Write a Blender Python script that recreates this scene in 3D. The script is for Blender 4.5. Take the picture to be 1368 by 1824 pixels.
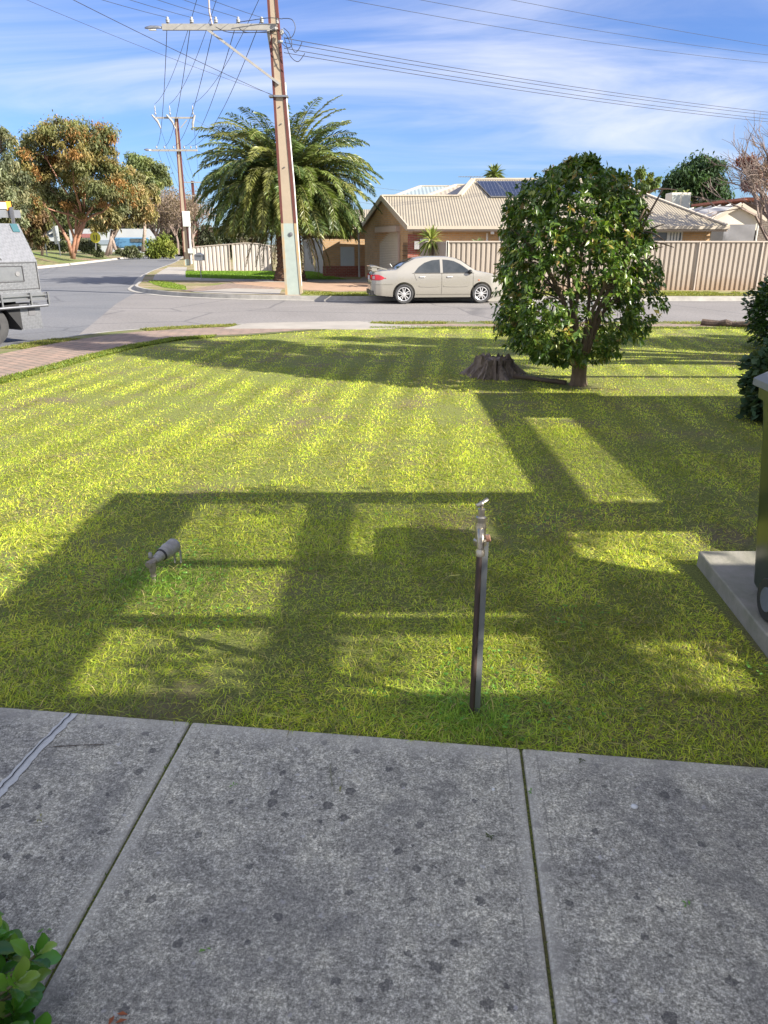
import bpy, bmesh, math, random
import numpy as np
from mathutils import Vector, Matrix
R=math.radians; PI=math.pi
random.seed(7); RNG=np.random.default_rng(11)
sc=bpy.context.scene; COL=sc.collection
for o in list(bpy.data.objects): bpy.data.objects.remove(o)

# ------------------------------------------------------------ camera, sky, sun, exposure
PITCH=19.95; EYE=1.70
cd=bpy.data.cameras.new('camera'); cam=bpy.data.objects.new('camera',cd); COL.objects.link(cam)
cam.location=(0,0,EYE); cam.rotation_euler=(R(90-PITCH),0,0)
cd.sensor_fit='VERTICAL'; cd.sensor_height=36; cd.lens=26; cd.clip_start=.05; cd.clip_end=3000
sc.camera=cam
SUN_AZ=25.; SUN_EL=29.          # the sun stands to the right, a little behind the camera
sdir=Vector((math.cos(R(SUN_AZ))*math.cos(R(SUN_EL)),-math.sin(R(SUN_AZ))*math.cos(R(SUN_EL)),math.sin(R(SUN_EL))))
sl=bpy.data.lights.new('sun','SUN'); sl.energy=5.0; sl.angle=R(.5); sl.color=(1,.93,.82)
so=bpy.data.objects.new('sun',sl); COL.objects.link(so); so.rotation_euler=sdir.to_track_quat('Z','Y').to_euler(); so.location=(30,-20,40)
wd=bpy.data.worlds.new('World'); sc.world=wd; wd.use_nodes=True
nt=wd.node_tree; nt.nodes.clear()
def N(t,kind,**kw):
    n=t.nodes.new(kind)
    for k,v in kw.items():
        if hasattr(n,k) and not k.startswith('i_'): setattr(n,k,v)
    return n
sky=N(nt,'ShaderNodeTexSky',sky_type='NISHITA'); sky.sun_disc=False
sky.sun_elevation=R(SUN_EL); sky.sun_rotation=math.atan2(sdir.x,sdir.y); sky.air_density=1.0; sky.dust_density=.3; sky.ozone_density=2.2; sky.altitude=50
tc=N(nt,'ShaderNodeTexCoord'); sep=N(nt,'ShaderNodeSeparateXYZ'); nt.links.new(tc.outputs['Generated'],sep.inputs[0])
def M(t,op,a,b=None,c=None,clamp=False):
    n=t.nodes.new('ShaderNodeMath'); n.operation=op; n.use_clamp=clamp
    for i,x in enumerate((a,b,c)):
        if x is None: continue
        if isinstance(x,(int,float)): n.inputs[i].default_value=x
        else: t.links.new(x,n.inputs[i])
    return n.outputs[0]
zc=M(nt,'ADD',M(nt,'MAXIMUM',sep.outputs[2],0.0),.22)
cx=M(nt,'DIVIDE',sep.outputs[0],zc); cy=M(nt,'DIVIDE',sep.outputs[1],zc)
cb=N(nt,'ShaderNodeCombineXYZ'); nt.links.new(cx,cb.inputs[0]); nt.links.new(cy,cb.inputs[1])
mp=N(nt,'ShaderNodeMapping'); mp.inputs['Rotation'].default_value=(0,0,R(38)); mp.inputs['Scale'].default_value=(.55,1.5,1); mp.inputs['Location'].default_value=(.35,.2,0)
nt.links.new(cb.outputs[0],mp.inputs[0])
n1=N(nt,'ShaderNodeTexNoise'); n1.inputs['Scale'].default_value=1.0; n1.inputs['Detail'].default_value=9; n1.inputs['Roughness'].default_value=.58; n1.inputs['Distortion'].default_value=.9
nt.links.new(mp.outputs[0],n1.inputs['Vector'])
n2=N(nt,'ShaderNodeTexNoise'); n2.inputs['Scale'].default_value=.33; n2.inputs['Detail'].default_value=3
nt.links.new(mp.outputs[0],n2.inputs['Vector'])
cl=M(nt,'MULTIPLY_ADD',n2.outputs[0],.8,M(nt,'MULTIPLY',n1.outputs[0],.9))
mr=N(nt,'ShaderNodeMapRange'); mr.interpolation_type='SMOOTHSTEP'
mr.inputs['From Min'].default_value=.74; mr.inputs['From Max'].default_value=1.14; mr.inputs['To Max'].default_value=.80
back=M(nt,'MULTIPLY',M(nt,'MAXIMUM',M(nt,'MULTIPLY_ADD',sep.outputs[1],-1.0,.25),0.0),.55)  # extra cloud added behind the camera for whiter light in the shade
up=M(nt,'MULTIPLY',M(nt,'MAXIMUM',M(nt,'SUBTRACT',sep.outputs[2],.30),0.0),.35)
nt.links.new(M(nt,'ADD',cl,M(nt,'ADD',back,up)),mr.inputs['Value'])
mx=N(nt,'ShaderNodeMix',data_type='RGBA'); nt.links.new(mr.outputs[0],mx.inputs[0])
tw=N(nt,'ShaderNodeMix',data_type='RGBA',blend_type='MULTIPLY'); tw.inputs[0].default_value=1; hz=N(nt,'ShaderNodeMix',data_type='RGBA'); hz.inputs[6].default_value=(.46,.62,.96,1); hz.inputs[7].default_value=(.60,.72,1.12,1); nt.links.new(M(nt,'MULTIPLY',sep.outputs[2],2.2,None,True),hz.inputs[0]); nt.links.new(hz.outputs[2],tw.inputs[7])
nt.links.new(sky.outputs[0],tw.inputs[6])
nt.links.new(tw.outputs[2],mx.inputs[6]); mx.inputs[7].default_value=(5.9,6.0,6.8,1)
bg=N(nt,'ShaderNodeBackground'); bg.inputs[1].default_value=.068
nt.links.new(mx.outputs[2],bg.inputs[0]); wo=N(nt,'ShaderNodeOutputWorld'); nt.links.new(bg.outputs[0],wo.inputs[0])
vs=sc.view_settings; vs.view_transform='Standard'; vs.look='None'; vs.exposure=1.4; vs.gamma=1
sc.render.engine='CYCLES'

# ------------------------------------------------------------ projection helper: a pixel of the photograph and a distance give a place
FP=1317.; _p=R(PITCH)
def at(px,py,Y):
    u=(px-684)/FP; v=(py-912)/FP
    fy=math.cos(_p)-v*math.sin(_p); fz=-math.sin(_p)-v*math.cos(_p); t=Y/fy
    return Vector((u*t,Y,EYE+fz*t))
ROAD=-.14

# ------------------------------------------------------------ materials
def new_mat(name):
    m=bpy.data.materials.new(name); m.use_nodes=True; t=m.node_tree; t.nodes.clear()
    o=t.nodes.new('ShaderNodeOutputMaterial'); b=t.nodes.new('ShaderNodeBsdfPrincipled'); t.links.new(b.outputs[0],o.inputs[0])
    return m,t,b,o
def ramp(t,fac,stops):
    r=t.nodes.new('ShaderNodeValToRGB'); e=r.color_ramp.elements
    while len(e)<len(stops): e.new(.5)
    for i,(p,c) in enumerate(stops): e[i].position=p; e[i].color=(*c,1) if len(c)==3 else c
    t.links.new(fac,r.inputs[0]); return r.outputs[0]
def noise(t,scale,detail=6,rough=.6,vec=None,dist=0):
    n=t.nodes.new('ShaderNodeTexNoise'); n.inputs['Scale'].default_value=scale; n.inputs['Detail'].default_value=detail; n.inputs['Roughness'].default_value=rough; n.inputs['Distortion'].default_value=dist
    if vec is None:
        c=t.nodes.new('ShaderNodeTexCoord'); vec=c.outputs['Object']
    t.links.new(vec,n.inputs['Vector']); return n.outputs[0]
def mixc(t,fac,a,b,mode='MIX'):
    m=t.nodes.new('ShaderNodeMix'); m.data_type='RGBA'; m.blend_type=mode
    for s,x in ((0,fac),(6,a),(7,b)):
        if isinstance(x,(int,float)): m.inputs[s].default_value=x
        elif isinstance(x,tuple): m.inputs[s].default_value=(*x,1) if len(x)==3 else x
        else: t.links.new(x,m.inputs[s])
    return m.outputs[2]
def bump(t,b,h,strength=.5,dist=.01):
    n=t.nodes.new('ShaderNodeBump'); n.inputs['Strength'].default_value=strength; n.inputs['Distance'].default_value=dist
    t.links.new(h,n.inputs['Height']); t.links.new(n.outputs[0],b.inputs['Normal'])
_mats={}
def mat(name,c1,c2=None,scale=4,rough=.7,metal=0,bmp=0,bscale=40,bdist=.01,spec=.5,coat=0,stretch=None):
    if name in _mats: return _mats[name]
    m,t,b,o=new_mat(name)
    c2=c2 or tuple(x*.75 for x in c1)
    vec=None
    if stretch:
        c=t.nodes.new('ShaderNodeTexCoord'); mpn=t.nodes.new('ShaderNodeMapping'); mpn.inputs['Scale'].default_value=stretch
        t.links.new(c.outputs['Object'],mpn.inputs[0]); vec=mpn.outputs[0]
    t.links.new(ramp(t,noise(t,scale,8,.65,vec),[(.3,c1),(.7,c2)]),b.inputs['Base Color'])
    b.inputs['Roughness'].default_value=rough; b.inputs['Metallic'].default_value=metal; b.inputs['Specular IOR Level'].default_value=spec
    b.inputs['Coat Weight'].default_value=coat; b.inputs['Coat Roughness'].default_value=.08
    if bmp: bump(t,b,noise(t,bscale,6,.6,vec),bmp,bdist)
    _mats[name]=m; return m
def leaf_mat(name,rough=.45,transl=.3,spec=.5,tcol=(1.25,1.35,.5)):
    if name in _mats: return _mats[name]
    m,t,b,o=new_mat(name)
    a=t.nodes.new('ShaderNodeAttribute'); a.attribute_name='tint'
    t.links.new(a.outputs['Color'],b.inputs['Base Color']); b.inputs['Roughness'].default_value=rough; b.inputs['Specular IOR Level'].default_value=spec
    if transl>0:
        tr=t.nodes.new('ShaderNodeBsdfTranslucent'); t.links.new(mixc(t,1.,a.outputs['Color'],tcol,'MULTIPLY'),tr.inputs[0])
        ms=t.nodes.new('ShaderNodeMixShader'); ms.inputs[0].default_value=transl
        t.links.new(b.outputs[0],ms.inputs[1]); t.links.new(tr.outputs[0],ms.inputs[2]); t.links.new(ms.outputs[0],o.inputs[0])
    _mats[name]=m; return m
def brick_mat(name,ang,c1,c2,mortar,bw=.24,bh=.086,ms=.012,rough=.85):
    m,t,b,o=new_mat(name)
    c=t.nodes.new('ShaderNodeTexCoord'); g=t.nodes.new('ShaderNodeNewGeometry'); s=t.nodes.new('ShaderNodeSeparateXYZ'); t.links.new(g.outputs['Position'],s.inputs[0])
    u=M(t,'ADD',M(t,'MULTIPLY',s.outputs[0],math.cos(ang)),M(t,'MULTIPLY',s.outputs[1],math.sin(ang)))
    cb=t.nodes.new('ShaderNodeCombineXYZ'); t.links.new(u,cb.inputs[0]); t.links.new(s.outputs[2],cb.inputs[1])
    bt=t.nodes.new('ShaderNodeTexBrick'); t.links.new(cb.outputs[0],bt.inputs['Vector'])
    bt.inputs['Scale'].default_value=1; bt.inputs['Brick Width'].default_value=bw; bt.inputs['Row Height'].default_value=bh; bt.inputs['Mortar Size'].default_value=ms
    bt.inputs['Color1'].default_value=(*c1,1); bt.inputs['Color2'].default_value=(*c2,1); bt.inputs['Mortar'].default_value=(*mortar,1); bt.inputs['Bias'].default_value=0
    t.links.new(mixc(t,.5,bt.outputs[0],ramp(t,noise(t,3,6),[(.3,(.75,.75,.75)),(.7,(1.15,1.1,1.05))]),'MULTIPLY'),b.inputs['Base Color'])
    b.inputs['Roughness'].default_value=rough; return m
def roof_mat(name,c1,c2,ang,pitch=.2,rough=.45):
    m,t,b,o=new_mat(name)
    g=t.nodes.new('ShaderNodeNewGeometry'); s=t.nodes.new('ShaderNodeSeparateXYZ'); t.links.new(g.outputs['Position'],s.inputs[0])
    u=M(t,'ADD',M(t,'MULTIPLY',s.outputs[0],math.cos(ang)),M(t,'MULTIPLY',s.outputs[1],math.sin(ang)))
    w=M(t,'SINE',M(t,'MULTIPLY',u,2*PI/pitch))
    t.links.new(ramp(t,noise(t,1.5,8),[(.35,c1),(.7,c2)]),b.inputs['Base Color'])
    bump(t,b,w,.55,.02); b.inputs['Roughness'].default_value=rough; return m

# ------------------------------------------------------------ object helpers
def tag(o,label=None,cat=None,group=None,kind=None):
    if label: o['label']=label
    if cat: o['category']=cat
    if group: o['group']=group
    if kind: o['kind']=kind
    return o
def thing(name,label,cat,loc=(0,0,0),rz=0,group=None):
    o=bpy.data.objects.new(name,None); COL.objects.link(o); o.location=loc; o.rotation_euler=(0,0,rz); o.empty_display_size=.2
    return tag(o,label,cat,group)
def world_inv(p):
    m=Matrix.Identity(4)
    chain=[]
    while p: chain.append(p); p=p.parent
    for q in reversed(chain): m=m@(Matrix.Translation(q.location)@q.rotation_euler.to_matrix().to_4x4())
    return m.inverted()
class MB:
    def __init__(s): s.v=[]; s.f=[]
    def add(s,v,f):
        n=len(s.v); s.v+= [Vector(x) for x in v]; s.f+=[[i+n for i in q] for q in f]; return s
    def box(s,c,d,rz=0,rot=None):
        hx,hy,hz=[k/2 for k in d]; c=Vector(c)
        m=rot.to_3x3() if rot else Matrix.Rotation(rz,3,'Z')
        v=[c+m@Vector((x*hx,y*hy,z*hz)) for x in(-1,1) for y in(-1,1) for z in(-1,1)]
        return s.add(v,[[0,1,3,2],[4,6,7,5],[0,4,5,1],[2,3,7,6],[0,2,6,4],[1,5,7,3]])
    def beam(s,a,b,w,h,up=(0,0,1)):
        a=Vector(a);b=Vector(b);d=(b-a).normalized();u=Vector(up); sd=d.cross(u)
        if sd.length<1e-4: sd=d.cross(Vector((1,0,0)))
        sd.normalize(); u=sd.cross(d)
        v=[p+sd*(w/2*x)+u*(h/2*y) for p in(a,b) for x,y in((-1,-1),(1,-1),(1,1),(-1,1))]
        return s.add(v,[[3,2,1,0],[4,5,6,7],[0,1,5,4],[1,2,6,5],[2,3,7,6],[3,0,4,7]])
    def tube(s,pts,rad,n=8,cap=True,flat=1):
        pts=[Vector(p) for p in pts]
        if isinstance(rad,(int,float)): rad=[rad]*len(pts)
        rings=[]; ref=None
        for i,p in enumerate(pts):
            d=(pts[min(i+1,len(pts)-1)]-pts[max(i-1,0)]); 
            if d.length<1e-9: d=Vector((0,0,1))
            d.normalize()
            if ref is None: ref=d.orthogonal().normalized()
            ref=(ref-d*ref.dot(d)); 
            if ref.length<1e-5: ref=d.orthogonal()
            ref.normalize(); b=d.cross(ref)
            rings.append([p+(ref*math.cos(2*PI*k/n)+b*math.sin(2*PI*k/n)*flat)*rad[i] for k in range(n)])
        v=[x for r in rings for x in r]; f=[]
        for i in range(len(pts)-1):
            for k in range(n): f.append([i*n+k,i*n+(k+1)%n,(i+1)*n+(k+1)%n,(i+1)*n+k])
        if cap: f.append(list(range(n))[::-1]); f.append([(len(pts)-1)*n+k for k in range(n)])
        return s.add(v,f)
    def lathe(s,c,prof,axis=(0,0,1),n=20):
        c=Vector(c); a=Vector(axis).normalized(); r0=a.orthogonal().normalized(); b=a.cross(r0); m=len(prof)
        v=[c+a*h+(r0*math.cos(2*PI*k/n)+b*math.sin(2*PI*k/n))*max(r,1e-4) for r,h in prof for k in range(n)]
        f=[[i*n+k,i*n+(k+1)%n,(i+1)*n+(k+1)%n,(i+1)*n+k] for i in range(m-1) for k in range(n)]
        return s.add(v,f)
    def prism(s,poly,d):      # poly: 3D points, extruded by vector d
        poly=[Vector(p) for p in poly]; d=Vector(d); n=len(poly)
        return s.add(poly+[p+d for p in poly],[list(range(n))[::-1],[n+i for i in range(n)]]+[[i,(i+1)%n,n+(i+1)%n,n+i] for i in range(n)])
    def build(s,name,m,parent=None,smooth=False,world=True,bevel=0,base=None,auto=False):
        me=bpy.data.meshes.new(name); vs_=s.v
        o=bpy.data.objects.new(name,me); COL.objects.link(o)
        if parent is not None:
            o.parent=parent
            if world:
                inv=world_inv(parent); vs_=[inv@v for v in vs_]
        elif world:
            xs=[v.x for v in vs_]; ys=[v.y for v in vs_]; b=Vector(base) if base is not None else Vector(((min(xs)+max(xs))/2,(min(ys)+max(ys))/2,min(v.z for v in vs_)))
            o.location=b; vs_=[v-b for v in vs_]
        me.from_pydata([tuple(v) for v in vs_],[],s.f); me.update()
        bm=bmesh.new(); bm.from_mesh(me); bmesh.ops.recalc_face_normals(bm,faces=bm.faces); bm.to_mesh(me); bm.free()
        if m: me.materials.append(m)
        if smooth: me.polygons.foreach_set('use_smooth',[True]*len(me.polygons))
        if smooth and auto:
            md=o.modifiers.new('es','EDGE_SPLIT'); md.split_angle=R(38)
        if bevel:
            md=o.modifiers.new('bv','BEVEL'); md.width=bevel; md.segments=2; md.limit_method='ANGLE'; md.angle_limit=R(40)
        return o
def np_mesh(name,V,F,tint,m,parent=None,origin=(0,0,0),smooth=False):
    """V (n,3) world coords, F (k,4) quads, tint (n,3)"""
    me=bpy.data.meshes.new(name); V=np.asarray(V,dtype=np.float32)-np.array(origin,dtype=np.float32); F=np.asarray(F,dtype=np.int32)
    k=F.shape[1]
    me.vertices.add(len(V)); me.vertices.foreach_set('co',V.ravel())
    me.loops.add(F.size); me.loops.foreach_set('vertex_index',F.ravel())
    me.polygons.add(len(F)); me.polygons.foreach_set('loop_start',np.arange(0,F.size,k,dtype=np.int32)); me.polygons.foreach_set('loop_total',np.full(len(F),k,dtype=np.int32))
    me.update(calc_edges=True)
    a=me.color_attributes.new('tint','FLOAT_COLOR','POINT'); c=np.ones((len(V),4),dtype=np.float32); c[:,:3]=np.clip(tint,0,1); a.data.foreach_set('color',c.ravel())
    if smooth: me.polygons.foreach_set('use_smooth',np.ones(len(F),dtype=bool))
    me.materials.append(m); o=bpy.data.objects.new(name,me); COL.objects.link(o); o.location=origin
    if parent is not None: o.parent=parent; o.location=Vector(origin)-parent.location
    return o
def norm(a): return a/np.maximum(np.linalg.norm(a,axis=1,keepdims=True),1e-9)
def leaves(P,D,L,Wd,tint,fold=.25,droop=.0):
    """leaf = 6 verts 2 quads folded along its rib; P base, D direction, L length, Wd width"""
    n=len(P); D=norm(D); up=norm(RNG.normal(size=(n,3))*.6+np.array([0,0,1.])); S=norm(np.cross(D,up)); U=norm(np.cross(S,D))
    L=L[:,None]; Wd=Wd[:,None]
    v0=P; tip=P+D*L-np.array([0,0,1.])*droop*L; m1=P+D*L*.5-U*fold*Wd*.5
    a=P+D*L*.45+S*Wd*.5; b=P+D*L*.45-S*Wd*.5
    V=np.stack([v0,a,tip,m1,b],1).reshape(-1,3); i=np.arange(n)[:,None]*5
    F=np.concatenate([i+np.array([[0,1,2,3]]),i+np.array([[0,3,2,4]])],0)
    return V,F,np.repeat(tint,5,0)
def pick(n,pal,jit=.12):
    pal=np.array(pal); w=RNG.integers(0,len(pal),n); w2=RNG.integers(0,len(pal),n); k=RNG.random((n,1))
    c=pal[w]*(1-k)+pal[w2]*k
    return c*(1+RNG.normal(size=(n,1))*jit)
def polyline_offset(K,d):
    out=[]
    for i,p in enumerate(K):
        a=Vector(K[max(i-1,0)]);b=Vector(K[min(i+1,len(K)-1)]);t=(b-a).normalized(); out.append((p[0]+t.y*d,p[1]-t.x*d))
    return out
def smooth_line(K,n=6):
    out=[]
    P=[K[0]]+list(K)+[K[-1]]
    for i in range(1,len(P)-2):
        for j in range(n):
            t=j/n; q=[]
            for c in range(2):
                a,b,c_,d=P[i-1][c],P[i][c],P[i+1][c],P[i+2][c]
                q.append(.5*((2*b)+(-a+c_)*t+(2*a-5*b+4*c_-d)*t*t+(-a+3*b-3*c_+d)*t**3))
            out.append(tuple(q))
    out.append(tuple(K[-1])); return out
def strip(A,B,za,zb=None):
    zb=za if zb is None else zb; n=len(A)
    return MB().add([(x,y,za) for x,y in A]+[(x,y,zb) for x,y in B],[[i,i+1,n+i+1,n+i] for i in range(n-1)])
def struct(o,name=None): o['kind']='structure'; return o

# ============================================================ THE SETTING
m,t,b,o_=new_mat('soil ground')
t.links.new(ramp(t,noise(t,.8,10,.7),[(.3,(.07,.085,.025)),(.6,(.12,.10,.05)),(.75,(.16,.12,.08))]),b.inputs['Base Color']); b.inputs['Roughness'].default_value=.95
SOIL=m
struct(MB().add([(-700,-300,-.2),(700,-300,-.2),(700,1500,-.2),(-700,1500,-.2)],[[0,1,2,3]]).build('ground',SOIL))

def asphalt(name,c1,c2,seed):
    m,t,b,o=new_mat(name); c=t.nodes.new('ShaderNodeTexCoord')
    big=noise(t,.35,5,.6,c.outputs['Object'],.6); fine=noise(t,14,8,.85,c.outputs['Object'])
    base=ramp(t,big,[(.3,c1),(.7,c2)])
    base=mixc(t,.55,base,ramp(t,fine,[(.38,(.45,.45,.46)),(.62,(1.45,1.45,1.43))]),'MULTIPLY')
    v=t.nodes.new('ShaderNodeTexVoronoi'); v.feature='DISTANCE_TO_EDGE'; v.inputs['Scale'].default_value=.22
    wv=t.nodes.new('ShaderNodeMix'); wv.data_type='VECTOR'; wv.inputs[0].default_value=.12
    n=t.nodes.new('ShaderNodeTexNoise'); n.inputs['Scale'].default_value=1.2; n.inputs['Detail'].default_value=6; t.links.new(c.outputs['Object'],n.inputs[0])
    t.links.new(c.outputs['Object'],wv.inputs[4]); t.links.new(n.outputs['Color'],wv.inputs[5]); t.links.new(wv.outputs[1],v.inputs['Vector'])
    base=mixc(t,ramp(t,v.outputs[0],[(0,(.55,.55,.55)),(.012,(0,0,0))]),base,(.045,.045,.05))
    t.links.new(base,b.inputs['Base Color']); b.inputs['Roughness'].default_value=.88; bump(t,b,fine,.35,.01); return m
ASPH_A=asphalt('grey asphalt',(.125,.13,.14),(.165,.165,.17),0); ASPH_B=asphalt('worn pinkish asphalt',(.175,.163,.155),(.215,.20,.19),1)
struct(MB().add([(-48,-30,ROAD),(60,-30,ROAD),(60,28,ROAD),(-2,30,ROAD),(-12,60,ROAD),(-18,90,ROAD),(-26,150,ROAD),(-60,220,ROAD),(-80,220,ROAD),(-50,80,ROAD),(-40,40,ROAD)],[list(range(11))]).build('road',ASPH_A))
struct(MB().add([(-6.5,16.0,ROAD+.005),(-7.1,18.5,ROAD+.005),(-8.7,24.9,ROAD+.005),(-10.4,33.2,ROAD+.005),(-5,29,ROAD+.005),(60,29,ROAD+.005),(60,15,ROAD+.005),(-4,15,ROAD+.005)],[list(range(8))]).build('side_road',ASPH_B))

# near kerb with verge, brick path, lawn
K=smooth_line([(-9.2,-6),(-8.6,1),(-8.1,5),(-7.6,8),(-7.15,10.6),(-6.72,13.1),(-6.28,14.5),(-5.6,15.75),(-4.3,16.7),(-2.6,17.3),(0,17.65),(5,17.7),(12,17.6),(22,17.6),(45,17.6)])
KERB=mat('old concrete kerb',(.40,.38,.34),(.24,.23,.21),3,.9,bmp=.3)
def kerb(K,side,name,w=.14,top=0.0,mt=KERB):
    A=K; Bk=polyline_offset(K,side*w); A2=polyline_offset(K,-side*.28)
    n=len(K); v=[(x,y,ROAD+.012) for x,y in A2]+[(x,y,ROAD+.02) for x,y in A]+[(x+(bx-x)*.2,y+(by-y)*.2,top) for (x,y),(bx,by) in zip(A,Bk)]+[(x,y,top) for x,y in Bk]
    f=[[r*n+i,r*n+i+1,(r+1)*n+i+1,(r+1)*n+i] for r in range(3) for i in range(n-1)]
    return struct(MB().add(v,f).build(name,mt))
kerb(K,1,'kerb')
OFF=lambda d: polyline_offset(K,d)
def OFV(d0,d1):
    A=polyline_offset(K,d0); B=polyline_offset(K,d1); out=[]
    for (a,b_,k) in zip(A,B,K):
        w=min(1,max(0,(k[0]+3.6)/2.8)); w=w*w*(3-2*w) if k[1]>14 else 0; out.append((a[0]*(1-w)+b_[0]*w,a[1]*(1-w)+b_[1]*w))
    return out
VERGE=mat('verge turf',(.10,.13,.03),(.17,.14,.07),1.6,.95,bmp=.6,bscale=60)
struct(strip(OFF(.13),OFF(.62),-.004).build('verge',VERGE))
# brick paving
m,t,b,o_=new_mat('red brick paving'); c=t.nodes.new('ShaderNodeTexCoord'); mpn=t.nodes.new('ShaderNodeMapping'); mpn.inputs['Rotation'].default_value=(0,0,R(38)); t.links.new(c.outputs['Object'],mpn.inputs[0])
bt=t.nodes.new('ShaderNodeTexBrick'); t.links.new(mpn.outputs[0],bt.inputs[0]); bt.inputs['Scale'].default_value=1; bt.inputs['Brick Width'].default_value=.29; bt.inputs['Row Height'].default_value=.145; bt.inputs['Mortar Size'].default_value=.012
bt.inputs['Color1'].default_value=(.30,.21,.165,1); bt.inputs['Color2'].default_value=(.25,.19,.155,1); bt.inputs['Mortar'].default_value=(.13,.11,.09,1)
t.links.new(mixc(t,.7,bt.outputs[0],ramp(t,noise(t,2.2,8),[(.3,(.6,.62,.62)),(.7,(1.2,1.15,1.1))]),'MULTIPLY'),b.inputs['Base Color']); b.inputs['Roughness'].default_value=.9
bump(t,b,bt.outputs['Fac'],-.5,.006); PAVE=m
struct(strip(OFV(.60,.66),OFV(2.1,1.30),0.004).build('brick_footpath',PAVE))
struct(strip(OFV(2.08,1.28),OFV(2.30,1.45),0.0).build('path_edge_soil',mat('path edge soil',(.12,.11,.05),(.09,.12,.03),3,.95)))
# concrete crossover where the path reaches the side street
CONC=mat('pale crossover concrete',(.36,.33,.29),(.26,.24,.21),1.2,.9,bmp=.2)
i0=min(range(len(K)),key=lambda i:abs(K[i][0]+3.0)); i1=min(range(len(K)),key=lambda i:abs(K[i][0]+.6)); 
A=[(-3.4,16.05),(-3.1,17.12),(-2.6,17.30),(-.9,17.62),(-.55,17.62),(-.2,17.1),(.3,16.85),(1.2,16.4),(-.6,15.98)]
ring=A; MBc=MB().prism([(x,y,.010) for x,y in A],(0,0,-.05)); struct(MBc.build('crossover_ramp',CONC))
MBc=MB().add([(-3.0,17.08,.0105),(-2.2,17.34,.0105),(-.95,17.6,.0105),(-.9,18.15,ROAD+.03),(-2.4,17.95,ROAD+.03),(-3.3,17.55,ROAD+.03)],[[0,1,4,5],[1,2,3,4]]); struct(MBc.build('crossover_lip',CONC))

# lawn soil sheet
m,t,b,o_=new_mat('lawn thatch'); c=t.nodes.new('ShaderNodeTexCoord')
f1=noise(t,120,5,.75,c.outputs['Object']); f2=noise(t,1.3,6,.6,c.outputs['Object'])
base=ramp(t,f1,[(.36,(.04,.05,.015)),(.5,(.14,.17,.03)),(.62,(.33,.34,.07))])
base=mixc(t,ramp(t,f2,[(.50,(0,0,0)),(.66,(.8,.8,.8))]),base,(.17,.13,.075))
t.links.new(base,b.inputs['Base Color']); b.inputs['Roughness'].default_value=.95; bump(t,b,f1,.9,.02)
LP=OFV(2.28,1.42); LL=[p for p in LP if -7<p[0]<44]
lawn_poly=[(-5.6,-5)]+[p for p in LL if p[1]>-4]+[(44,-5)]
struct(MB().add([(x,y,-.012) for x,y in lawn_poly],[list(range(len(lawn_poly)))]).build('lawn',m))

# concrete path the photographer stands on: local frame u along its edge, v towards the camera
TH=R(-7.2); O0=Vector((-.73,2.36,0)); du=Vector((math.cos(TH),math.sin(TH),0)); dv=Vector((math.sin(TH),-math.cos(TH),0))
m,t,b,o_=new_mat('weathered concrete'); c=t.nodes.new('ShaderNodeTexCoord'); vec=c.outputs['Object']
s=t.nodes.new('ShaderNodeSeparateXYZ'); t.links.new(vec,s.inputs[0])
agg=noise(t,135,3,.85,vec); grit=noise(t,48,4,.85,vec); blot=noise(t,11,8,.72,vec,.3); big=noise(t,2.3,6,.6,vec,.5)
base=ramp(t,M(t,'ADD',M(t,'MULTIPLY',agg,.55),M(t,'MULTIPLY',grit,.45)),[(.39,(.11,.105,.085)),(.475,(.26,.25,.203)),(.525,(.37,.358,.295)),(.61,(.74,.71,.59))])
base=mixc(t,.85,base,ramp(t,blot,[(.36,(.66,.66,.67)),(.5,(.97,.97,.97)),(.62,(1.28,1.27,1.23))]),'MULTIPLY')
base=mixc(t,.8,base,ramp(t,big,[(.36,(.80,.80,.82)),(.6,(1.12,1.11,1.08))]),'MULTIPLY')
# lichen spots, one to three centimetres wide
vo=t.nodes.new('ShaderNodeTexVoronoi'); vo.inputs['Scale'].default_value=17; vo.inputs['Randomness'].default_value=1
wn=t.nodes.new('ShaderNodeTexNoise'); wn.inputs['Scale'].default_value=55; wn.inputs['Detail'].default_value=3; t.links.new(vec,wn.inputs[0])
wv=t.nodes.new('ShaderNodeMix'); wv.data_type='VECTOR'; wv.inputs[0].default_value=.028; t.links.new(vec,wv.inputs[4]); t.links.new(wn.outputs['Color'],wv.inputs[5]); t.links.new(wv.outputs[1],vo.inputs[0])
sc2=t.nodes.new('ShaderNodeSeparateColor'); t.links.new(vo.outputs['Color'],sc2.inputs[0])
spot=M(t,'LESS_THAN',vo.outputs['Distance'],M(t,'MULTIPLY',M(t,'MAXIMUM',M(t,'SUBTRACT',sc2.outputs[0],.42),0),.52))
base=mixc(t,M(t,'MULTIPLY',spot,.62),base,(.035,.034,.036))
vo2=t.nodes.new('ShaderNodeTexVoronoi'); vo2.inputs['Scale'].default_value=30; t.links.new(wv.outputs[1],vo2.inputs[0]); sc3=t.nodes.new('ShaderNodeSeparateColor'); t.links.new(vo2.outputs['Color'],sc3.inputs[0])
spot2=M(t,'LESS_THAN',vo2.outputs['Distance'],M(t,'MULTIPLY',M(t,'MAXIMUM',M(t,'SUBTRACT',sc3.outputs[1],.72),0),.8))
base=mixc(t,M(t,'MULTIPLY',spot2,.6),base,(.45,.44,.42))
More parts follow.
